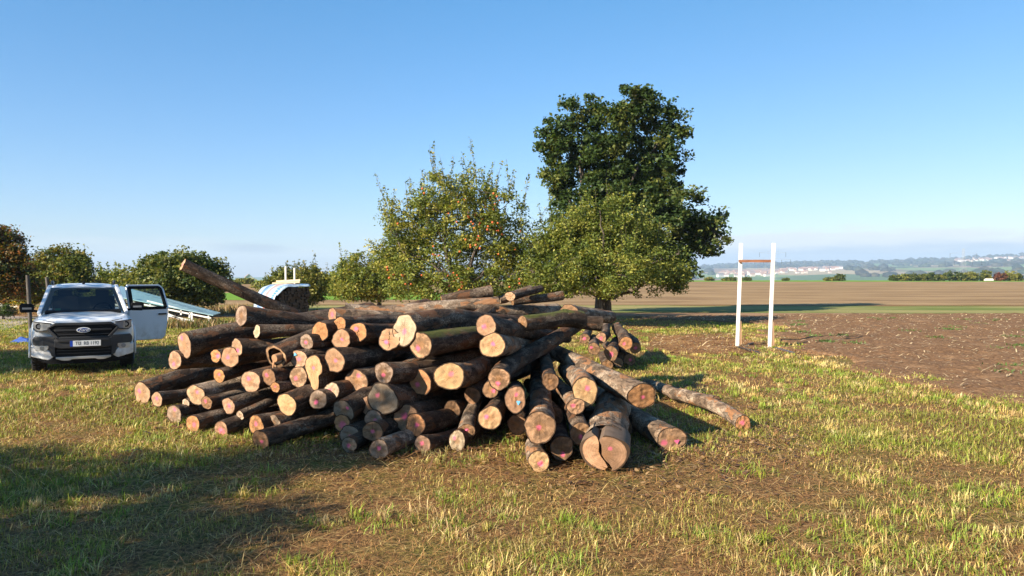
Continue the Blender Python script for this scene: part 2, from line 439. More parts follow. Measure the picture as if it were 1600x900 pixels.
def make_ground():
    ang = np.concatenate([np.linspace(-45, 45, 181), np.linspace(48, 312, 60)])
    rad = np.concatenate([[0.4, 1, 2, 4, 7, 11, 16, 24, 36, 55, 80, 120, 180, 236], np.geomspace(245, 6800, 90)])
    na, nr = len(ang), len(rad)
    A, Rr = np.meshgrid(np.radians(ang), rad)
    x, y = Rr * np.sin(A), Rr * np.cos(A)
    z = height(x, y)
    v = np.stack([x.ravel(), y.ravel(), z.ravel()], 1)
    v = np.vstack([v, [[0, 0, 0]]])
    i = np.arange(nr - 1)[:, None]; k = np.arange(na)[None, :]; k2 = (k + 1) % na
    f = np.stack([i * na + k, i * na + k2, (i + 1) * na + k2, (i + 1) * na + k], -1).reshape(-1, 4)
    f = f[:, ::-1]
    c = len(v) - 1
    cap = np.stack([np.full(na, c), np.arange(na), (np.arange(na) + 1) % na, np.full(na, c)], 1)
    g = NG('meadow_ground')
    p = g.pos()
    n1 = g.noise(p, 0.35, 6, 0.6); n2 = g.noise(p, 2.2, 7, 0.7); n3 = g.noise(g.mapv(p, (1, 1, 1)), 22, 7, 0.75)
    thatch = g.mix(g.rng(n3, 0.35, 0.68), (0.075, 0.038, 0.018), (0.42, 0.235, 0.095))
    green = g.mix(g.rng(n3, 0.35, 0.7), (0.08, 0.072, 0.018), (0.33, 0.27, 0.07))
    near = g.mix(g.rng(g.math('ADD', g.math('MULTIPLY', n1, 0.6), g.math('MULTIPLY', n2, 0.6)), 0.52, 0.72), thatch, green)
    # beyond the plateau: patchwork of fields and woods
    vo = g.n('ShaderNodeTexVoronoi'); vo.inputs['Scale'].default_value = 1.0
    wp = g.n('ShaderNodeVectorMath', operation='ADD'); g.t.links.new(g.mapv(p, (1 / 260.0, 1 / 620.0, 0), (0, 0, 0.35)), wp.inputs[0])
    nzc = g.n('ShaderNodeTexNoise'); g.t.links.new(p, nzc.inputs['Vector']); nzc.inputs['Scale'].default_value = 0.004
    sc = g.n('ShaderNodeVectorMath', operation='SCALE'); g.t.links.new(nzc.outputs['Color'], sc.inputs[0]); sc.inputs['Scale'].default_value = 0.5
    g.t.links.new(sc.outputs[0], wp.inputs[1]); g.t.links.new(wp.outputs[0], vo.inputs['Vector'])
    rp = g.n('ShaderNodeValToRGB'); rp.color_ramp.interpolation = 'CONSTANT'
    sv3 = g.n('ShaderNodeSeparateColor'); g.t.links.new(vo.outputs['Color'], sv3.inputs[0]); g.t.links.new(sv3.outputs[0], rp.inputs[0])
    el = rp.color_ramp.elements
    el[0].color = (0.10, 0.17, 0.05, 1); el[1].position = 0.22; el[1].color = (0.27, 0.21, 0.12, 1)
    for ps, cc in ((0.42, (0.16, 0.23, 0.07, 1)), (0.6, (0.34, 0.27, 0.15, 1)), (0.72, (0.08, 0.13, 0.04, 1)), (0.86, (0.21, 0.14, 0.09, 1))):
        e = el.new(ps); e.color = cc
    zz = g.n('ShaderNodeSeparateXYZ'); g.t.links.new(p, zz.inputs[0])
    nw = g.noise(g.mapv(p, (1, 0.45, 0)), 0.0021, 6, 0.6)
    wood = g.rng(g.math('ADD', nw, g.math('MULTIPLY', zz.outputs[2], 0.0021)), 0.585, 0.60)
    wc = g.mix(g.noise(p, 0.03, 4), (0.018, 0.03, 0.012), (0.05, 0.062, 0.022))
    farc = g.mix(wood, rp.outputs[0], wc)
    dl = g.n('ShaderNodeVectorMath', operation='LENGTH'); g.t.links.new(p, dl.inputs[0])
    c = g.mix(g.rng(dl.outputs['Value'], 236, 250), near, farc)
    hb = g.math('MULTIPLY', g.math('ADD', n3, g.math('MULTIPLY', n2, 0.8)), 1.0)
    g.bump(hb, 0.9, 0.05)
    g.fin(c, 0.95, 0, 0.1)
    fa = np.vstack([f]) 
    o = np_mesh('ground', v, fa, g.mat, smooth=True)
    tag(o, 'mown meadow ground of short green and straw coloured grass', 'ground', kind='structure')
make_ground()

def sheet(name, poly, z, mat, label, cat, nx=1, jitter=0.0, seed=1):
    """a flat field lying on the ground; its outline wobbles a little"""
    r = random.Random(seed)
    pts = []
    for i, a in enumerate(poly):
        b = poly[(i + 1) % len(poly)]
        for k in range(nx):
            t = k / nx
            j = 0 if k == 0 else jitter * (0.35 + 0.03 * a[1])
            pts.append((a[0] + (b[0] - a[0]) * t + r.uniform(-j, j), a[1] + (b[1] - a[1]) * t + r.uniform(-j, j)))
    bm = bmesh.new()
    vs = [bm.verts.new((x, y, z)) for x, y in pts]
    f = bm.faces.new(vs)
    if f.normal.z < 0: f.normal_flip()
    bmesh.ops.triangulate(bm, faces=bm.faces[:])
    bmesh.ops.recalc_face_normals(bm, faces=bm.faces)
    for q in bm.faces:
        if q.normal.z < 0: q.normal_flip()
    me = bpy.data.meshes.new(name); bm.to_mesh(me); bm.free()
    o = link(me, name, mat)
    return tag(o, label, cat, kind='structure')

def field_mat(name, a, b, s=(0.25, 1.2, 1), sc=1.5, c3=None, lo=0.35, hi=0.65):
    g = NG(name)
    p = g.pos()
    f = g.noise(g.mapv(p, s), sc, 8, 0.7); f2 = g.noise(p, 0.12, 5, 0.6); f3 = g.noise(p, 9, 5, 0.75)
    c = g.mix(g.rng(g.math('ADD', g.math('MULTIPLY', f, 0.65), g.math('MULTIPLY', f2, 0.35)), 0.40, 0.60), a, b)
    if c3: c = g.mix(g.math('MULTIPLY', g.rng(f3, 0.55, 0.7), 0.6), c, c3)
    g.bump(g.math('ADD', f3, f), 0.8, 0.06)
    return g.fin(c, 0.95, 0, 0.1)
M['stubble'] = field_mat('stubble_soil', (0.21, 0.13, 0.065), (0.35, 0.235, 0.12), c3=(0.42, 0.32, 0.17), s=(0.03, 0.30, 1), sc=1.0)
M['strip'] = field_mat('strip_grass', (0.13, 0.165, 0.038), (0.32, 0.27, 0.11), c3=(0.17, 0.25, 0.045), s=(0.07, 1.1, 1), sc=0.9)
M['lush'] = field_mat('lush_grass', (0.12, 0.25, 0.025), (0.18, 0.31, 0.04))
M['brown'] = field_mat('bare_soil', (0.24, 0.135, 0.075), (0.33, 0.21, 0.12), c3=(0.38, 0.28, 0.16))

sheet('stubble_field', [(-220, 49.5), (0, 50), (45, 48.5), (230, 46), (230, 205), (-220, 205)], 0.004, M['stubble'], 'pale brown harvested field reaching to the far edge of the plain', 'field', 12, 0.3, 1)
sheet('grass_strip', [(-70, 39.5), (0, 39.8), (20, 38.6), (60, 36.5), (60, 47.0), (20, 47.6), (0, 48.8), (-70, 49)], 0.008, M['strip'], 'long grassy strip between the brown fields', 'field', 14, 0.3, 2)
sheet('bare_soil_strip', [(-60, 35.6), (-6, 36.2), (3, 36.0), (16, 37.0), (20, 38.6), (0, 39.6), (-60, 39.2)], 0.010, M['brown'], 'narrow brown strip of bare soil behind the log pile', 'field', 12, 0.3, 3)
sheet('bright_green_strip', [(-70, 59), (-2, 59), (-2, 80), (-70, 80)], 0.012, M['lush'], 'bright green strip of young crop behind the brown field', 'field', 8, 0.3, 4)
sheet('far_green_field', [(-220, 203), (200, 196), (330, 170), (330, 210), (180, 236), (-220, 236)], 0.016, M['lush'], 'thin bright green field along the edge of the plain', 'field', 8, 0.3, 5)
g = NG('track_gravel'); p = g.pos()
g.fin(g.mix(g.noise(p, 3, 8, 0.7), (0.27, 0.215, 0.18), (0.46, 0.38, 0.32)), 0.95)
sheet('track', [(-13, 15.7), (-17.8, 26.7), (-20.1, 32), (-21.2, 35.2), (-24, 36.2), (-27, 34.6), (-24, 26), (-17, 14)], 0.02, g.mat, 'pale gravel farm track at the left edge', 'track', 4, 0.1, 6)

# ------------------------------------------------------------------ ploughed field with real clods
PL = [(7.7, 2), (7.6, 11.6), (7.4, 14.8), (7.5, 20.5), (8.4, 25), (10.3, 29.0), (9.5, 31), (6.0, 33.2), (5.4, 35.6), (16, 37.0), (21, 38.4), (60, 36.4), (60, 2)]
def inside(px, py, poly):
    res = np.zeros(len(px), bool)
    n = len(poly)
    for i in range(n):
        x1, y1 = poly[i]; x2, y2 = poly[(i + 1) % n]
        c = ((y1 > py) != (y2 > py)) & (px < (x2 - x1) * (py - y1) / ((y2 - y1) or 1e-9) + x1)
        res ^= c
    return res
def plough_height(x, y):
    h = 0.55 * vnoise(x, y, 3.2, 11) + 0.35 * vnoise(x, y, 7.5, 12) + 0.3 * vnoise(x, y, 17, 13) + 0.5 * vnoise(x, y, 0.7, 14)
    return 0.02 + 0.11 * (h - 0.55)
def make_plough():
    xs = np.concatenate([np.arange(5.2, 17, 0.085), np.arange(17, 32, 0.17), np.arange(32, 60.5, 0.6)])
    ys = np.concatenate([np.arange(6, 20, 0.085), np.arange(20, 39, 0.15)])
    X, Y = np.meshgrid(xs, ys)
    jx = (vnoise(X, Y, 0.9, 21) - 0.5) * 1.4 + (vnoise(X, Y, 3.0, 22) - 0.5) * 0.5
    jy = (vnoise(X, Y, 0.9, 23) - 0.5) * 1.0
    ins = inside((X + jx).ravel(), (Y + jy).ravel(), PL).reshape(X.shape)
    Z = plough_height(X, Y)
    v = np.stack([X.ravel(), Y.ravel(), Z.ravel()], 1)
    ny, nx = X.shape
    i = np.arange(ny - 1)[:, None]; k = np.arange(nx - 1)[None, :]
    f = np.stack([i * nx + k, i * nx + k + 1, (i + 1) * nx + k + 1, (i + 1) * nx + k], -1)
    f = f[ins[:-1, :-1] & ins[1:, 1:]]
    cnt = np.zeros(len(v), int); np.add.at(cnt, f.ravel(), 1)
    v[cnt < 4, 2] = -0.05                        # the rim dips under the turf
    used = np.unique(f); mp_ = np.zeros(len(v), int); mp_[used] = np.arange(len(used))
    g = NG('ploughed_soil'); p = g.pos()
    f1 = g.noise(p, 1.2, 7, 0.65); f2 = g.noise(p, 14, 7, 0.75)
    c = g.mix(g.rng(f2, 0.34, 0.68), (0.11, 0.055, 0.027), (0.30, 0.175, 0.09))
    c = g.mix(g.math('MULTIPLY', g.rng(f1, 0.5, 0.66), 0.4), c, (0.32, 0.20, 0.11))
    g.bump(f2, 0.9, 0.04); g.fin(c, 0.95, 0, 0.1)
    tag(np_mesh('ploughed_field', v[used], mp_[f], g.mat, smooth=False), 'ploughed brown field with clods and straw on the right', 'field', kind='structure')
make_plough()

# ------------------------------------------------------------------ grass blades, straw
def blades(px, py, h, wd, lean, col, z0=0.0, flat=False):
    n = len(px)
    a = rng.uniform(0, 2 * np.pi, n)
    ca, sa = np.cos(a), np.sin(a)
    b = a + np.pi / 2 + rng.normal(0, .4, n)
    dx, dy = np.cos(b) * lean * h, np.sin(b) * lean * h
    v = np.zeros((n, 5, 3), np.float32)
    up = h * np.sqrt(np.clip(1 - lean ** 2 * 0.7, 0.05, 1))
    for q, (t, s) in enumerate(((0, 1), (0, -1), (0.55, -0.8), (0.55, 0.8), (1.0, 0))):
        v[:, q, 0] = px + ca * wd * s / 2 + dx * t * t
        v[:, q, 1] = py + sa * wd * s / 2 + dy * t * t
        v[:, q, 2] = z0 + up * (t - 0.18 * lean * t * t) - (0.005 if t == 0 else 0)
    base = np.arange(n)[:, None] * 5
    f4 = base + np.array([[0, 1, 2, 3]])
    f3 = base + np.array([[3, 2, 4, 4]])
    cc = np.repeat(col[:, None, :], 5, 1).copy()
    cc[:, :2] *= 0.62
    return v.reshape(-1, 3), np.stack([f4, f3], 1).reshape(-1, 4), cc.reshape(-1, 3)

def blade_mesh(name, vv, cc, label, cat):
    """blades of five points become one quad and one triangle"""
    n = len(vv) // 5
    me = bpy.data.meshes.new(name)
    me.vertices.add(len(vv)); me.vertices.foreach_set('co', vv.astype(np.float32).ravel())
    base = np.arange(n, dtype=np.int32)[:, None] * 5
    lp = (base + np.array([[0, 1, 2, 3, 3, 2, 4]], dtype=np.int32)).ravel()
    me.loops.add(len(lp)); me.loops.foreach_set('vertex_index', lp)
    me.polygons.add(2 * n)
    st = (np.arange(n, dtype=np.int32)[:, None] * 7 + np.array([[0, 4]], dtype=np.int32)).ravel()
    me.polygons.foreach_set('loop_start', st)
    me.polygons.foreach_set('loop_total', np.tile(np.array([4, 3], dtype=np.int32), n))
    a = me.color_attributes.new('tint', 'FLOAT_COLOR', 'POINT')
    c4 = np.ones((len(vv), 4), np.float32); c4[:, :3] = cc
    a.data.foreach_set('color', c4.ravel())
    me.update(calc_edges=True)
    return tag(link(me, name, M['blade']), label, cat, kind='stuff')

def sample_field(n, d0, d1, pw, xw=0.80):
    u = rng.random(n)
    d = (d0 ** pw + u * (d1 ** pw - d0 ** pw)) ** (1 / pw)
    x = rng.uniform(-xw, xw, n) * d + rng.normal(0, 0.5, n)
    return x, d
PATCH = [(3.6, 20.0), (4.6, 24.5), (6.9, 25.6), (7.2, 22.0), (6.4, 19.8), (5.0, 18.6)]
PAL = np.array([[0.20, 0.235, 0.035], [0.36, 0.34, 0.06], [0.52, 0.43, 0.12], [0.62, 0.45, 0.18], [0.45, 0.245, 0.09], [0.27, 0.13, 0.048]])
def grass():
    xs, ys, hs, ws, ls, cs = [], [], [], [], [], []
    # turf
    n = 330000
    x, y = sample_field(n, 3.6, 34, 0.62)
    rag = (vnoise(x, y, 1.1, 41) - .5) * 1.5 + (vnoise(x, y, 4.0, 42) - .5) * .7 + rng.normal(0, .12, n)
    keep = ~inside(x + rag - .1, y + rag * .5, PL) & ~(inside(x + rag * .6, y + rag * .8, PATCH) & (rng.random(n) < .86))
    x, y = x[keep], y[keep]; n = len(x)
    m = 0.55 * vnoise(x, y, 0.45, 31) + 0.45 * vnoise(x, y, 1.7, 32)
    m -= 0.22 * np.exp(-((x - 4.6) / 2.6) ** 2 - ((y - 22.5) / 3.6) ** 2)
    m += 0.10 * np.clip((-x - 1) / 5, 0, 1)                       # greener to the left
    keep = rng.random(n) < np.clip(0.25 + (m - 0.34) * 3.2, 0.12, 1)
    x, y, m = x[keep], y[keep], m[keep]; n = len(x)
    gi = np.clip((m - 0.445 - 0.04 * np.clip(x / 3, 0, 1)) * 4.4 + rng.normal(0, .28, n), 0, 1)      # 1 = green
    idx = np.clip(((1 - gi) * 4.2 + rng.normal(0, .95, n)), 0, 5)
    i0 = np.floor(idx).astype(int); i1 = np.minimum(i0 + 1, 5); t = (idx - i0)[:, None]
    c = (PAL[i0] * (1 - t) + PAL[i1] * t) * rng.uniform(0.55, 1.35, n)[:, None]
    xs.append(x); ys.append(y); cs.append(c)
    hs.append((0.025 + 0.055 * gi) * rng.uniform(0.5, 1.5, n)); ws.append(np.maximum(0.0052, 0.00085 * y) * rng.uniform(.7, 1.3, n))
    ls.append(rng.uniform(0.2, 1.05, n))
    # taller tufts
    nt = 8000
    tx, ty = sample_field(nt, 3.6, 30, 0.75)
    m2 = 0.6 * vnoise(tx, ty, 0.8, 35) + 0.4 * vnoise(tx, ty, 2.5, 36)
    rag = (vnoise(tx, ty, 1.1, 41) - .5) * 1.9 + rng.normal(0, .25, nt)
    k = (~inside(tx + rag - .25, ty + rag * .5, PL)) & ~inside(tx, ty, PATCH) & ((m2 > 0.46) | (inside(tx + .9, ty, PL) & (m2 > .36)))
    tx, ty = tx[k], ty[k]; nt = len(tx)
    per = 30
    ti = np.repeat(np.arange(nt), per)
    sp = rng.uniform(0.02, 0.11, nt)
    th = rng.uniform(0.05, 0.13, nt) * (rng.random(nt) ** 0.5)
    straw = rng.random(nt) < 0.36
    x = tx[ti] + rng.normal(0, 1, len(ti)) * sp[ti]; y = ty[ti] + rng.normal(0, 1, len(ti)) * sp[ti]
    base = np.where(straw[ti][:, None], np.array([[0.60, 0.47, 0.20]]), np.array([[0.25, 0.31, 0.045]]))
    c = base * rng.uniform(0.65, 1.35, len(ti))[:, None] * np.stack([rng.uniform(.85, 1.15, nt)[ti], np.ones(len(ti)), rng.uniform(.7, 1.2, nt)[ti]], 1)
    xs.append(x); ys.append(y); cs.append(c); hs.append(th[ti] * rng.uniform(.55, 1.25, len(ti)) + 0.02)
    ws.append(np.maximum(0.0068, 0.0009 * y) * rng.uniform(.7, 1.4, len(ti))); ls.append(rng.uniform(0.2, 1.05, len(ti)))
    x, y, h, wd, l, c = map(np.concatenate, (xs, ys, hs, ws, ls, cs))
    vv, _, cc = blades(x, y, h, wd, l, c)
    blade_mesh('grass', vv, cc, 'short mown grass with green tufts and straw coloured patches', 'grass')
    # dead stalks lying flat
    n = 90000
    x, y = sample_field(n, 3.6, 26, 0.7)
    k = ~inside(x, y, PL); x, y = x[k], y[k]; n = len(x)
    ln = rng.uniform(0.05, 0.22, n); a = rng.uniform(0, 2 * np.pi, n); wd = np.maximum(0.0032, 0.0007 * y)
    el = rng.normal(0.08, 0.14, n)
    col = PAL[rng.choice([3, 4, 4, 5, 5], n)] * rng.uniform(0.6, 1.3, n)[:, None]
    stalks('dead_grass', x, y, 0.012 + rng.random(n) * 0.03, ln, a, el, wd, col, 'dry brown stalks lying flat between the grass', 'dry grass')
def stalks(name, x, y, z, ln, a, el, wd, col, label, cat):
    n = len(x)
    d = np.stack([np.cos(a) * np.cos(el), np.sin(a) * np.cos(el), np.sin(el)], 1) * ln[:, None]
    s = np.stack([-np.sin(a), np.cos(a), np.zeros(n)], 1) * (wd / 2)[:, None]
    b = np.stack([x, y, z], 1)
    mid = b + d * 0.5 + np.array([0, 0, 1])[None] * (ln * 0.06)[:, None]
    v = np.stack([b + s, b - s, mid - s, mid + s, b + d], 1)
    cc = np.repeat(col[:, None, :], 5, 1)
    return blade_mesh(name, v.reshape(-1, 3), cc.reshape(-1, 3), label, cat)
grass()
def straw():
    n = 9000
    x = 3.4 + rng.random(n) ** 1.2 * 29; y = rng.uniform(8, 37, n)
    k = inside(x, y, PL) | inside(x, y, PATCH); x, y = x[k], y[k]; n = len(x)
    ln = 0.04 + 0.32 * rng.random(n) ** 2.2; a = rng.normal(0.3, 0.9, n)
    el = np.where(rng.random(n) < 0.004, rng.uniform(0.4, 1.3, n), rng.normal(0.04, 0.08, n))
    col = np.array([[0.50, 0.38, 0.22]]) * rng.uniform(0.6, 1.5, n)[:, None]
    stalks('straw', x, y, plough_height(x, y) + 0.012, ln, a, el, np.maximum(0.008, 0.0011 * y) * rng.uniform(.6, 1.6, n), col, 'pale straw and maize stalks scattered over the ploughed soil', 'straw')
    # green weeds in the soil
    cx = 9 + rng.random(60) * 16; cy = rng.uniform(14, 34, 60)
    i = rng.integers(0, 60, 4000)
    x = cx[i] + rng.normal(0, .16, 4000); y = cy[i] + rng.normal(0, .16, 4000)
    k = inside(x, y, PL); x, y = x[k], y[k]; n = len(x)
    vv, _, cc = blades(x, y, rng.uniform(.04, .13, n), np.full(n, 0.03), rng.uniform(.4, 1, n), np.array([[0.10, 0.16, 0.04]]) * rng.uniform(.6, 1.4, n)[:, None], 0.03)
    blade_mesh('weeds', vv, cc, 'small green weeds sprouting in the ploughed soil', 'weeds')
straw()

sheet('bare_patch', PATCH, 0.005, field_mat('thatch_soil', (0.15, 0.07, 0.03), (0.36, 0.20, 0.09), s=(1, 1, 1), sc=1.6, c3=(0.48, 0.33, 0.17)), 'brown bare patch with dry straw left of the white posts', 'bare ground', 10, 0.35, 9)
def chips():
    n = 5200
    x = rng.uniform(-6.5, 3.6, n); front = np.interp(x, [-6, -4, -2, 0, .7, 2, 3.5], [12.0, 10.0, 8.8, 8.5, 7.8, 8.4, 9.8])
    y = front + rng.normal(0.2, .75, n)
    a = rng.uniform(0, 6.28, n); ln = rng.uniform(.02, .09, n) * (1 + (rng.random(n) < .06) * 1.4)
    col = np.array([[.16, .085, .045], [.10, .06, .035], [.42, .27, .13], [.26, .13, .06]])[rng.integers(0, 4, n)] * rng.uniform(.6, 1.3, n)[:, None]
    stalks('bark_chips', x, y, .012 + rng.random(n) * .035, ln, a, rng.normal(.05, .25, n), rng.uniform(.012, .04, n), col, 'bark flakes and wood chips littering the grass in front of the logs', 'bark chips')
chips()
# ------------------------------------------------------------------ the logs
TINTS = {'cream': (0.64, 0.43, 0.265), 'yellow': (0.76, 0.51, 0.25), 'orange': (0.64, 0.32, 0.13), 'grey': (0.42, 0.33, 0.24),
         'tan': (0.57, 0.35, 0.20), 'brown': (0.36, 0.21, 0.11), 'pale': (0.70, 0.58, 0.40)}  # brown also puts shade into the colour of ends lying in shadow
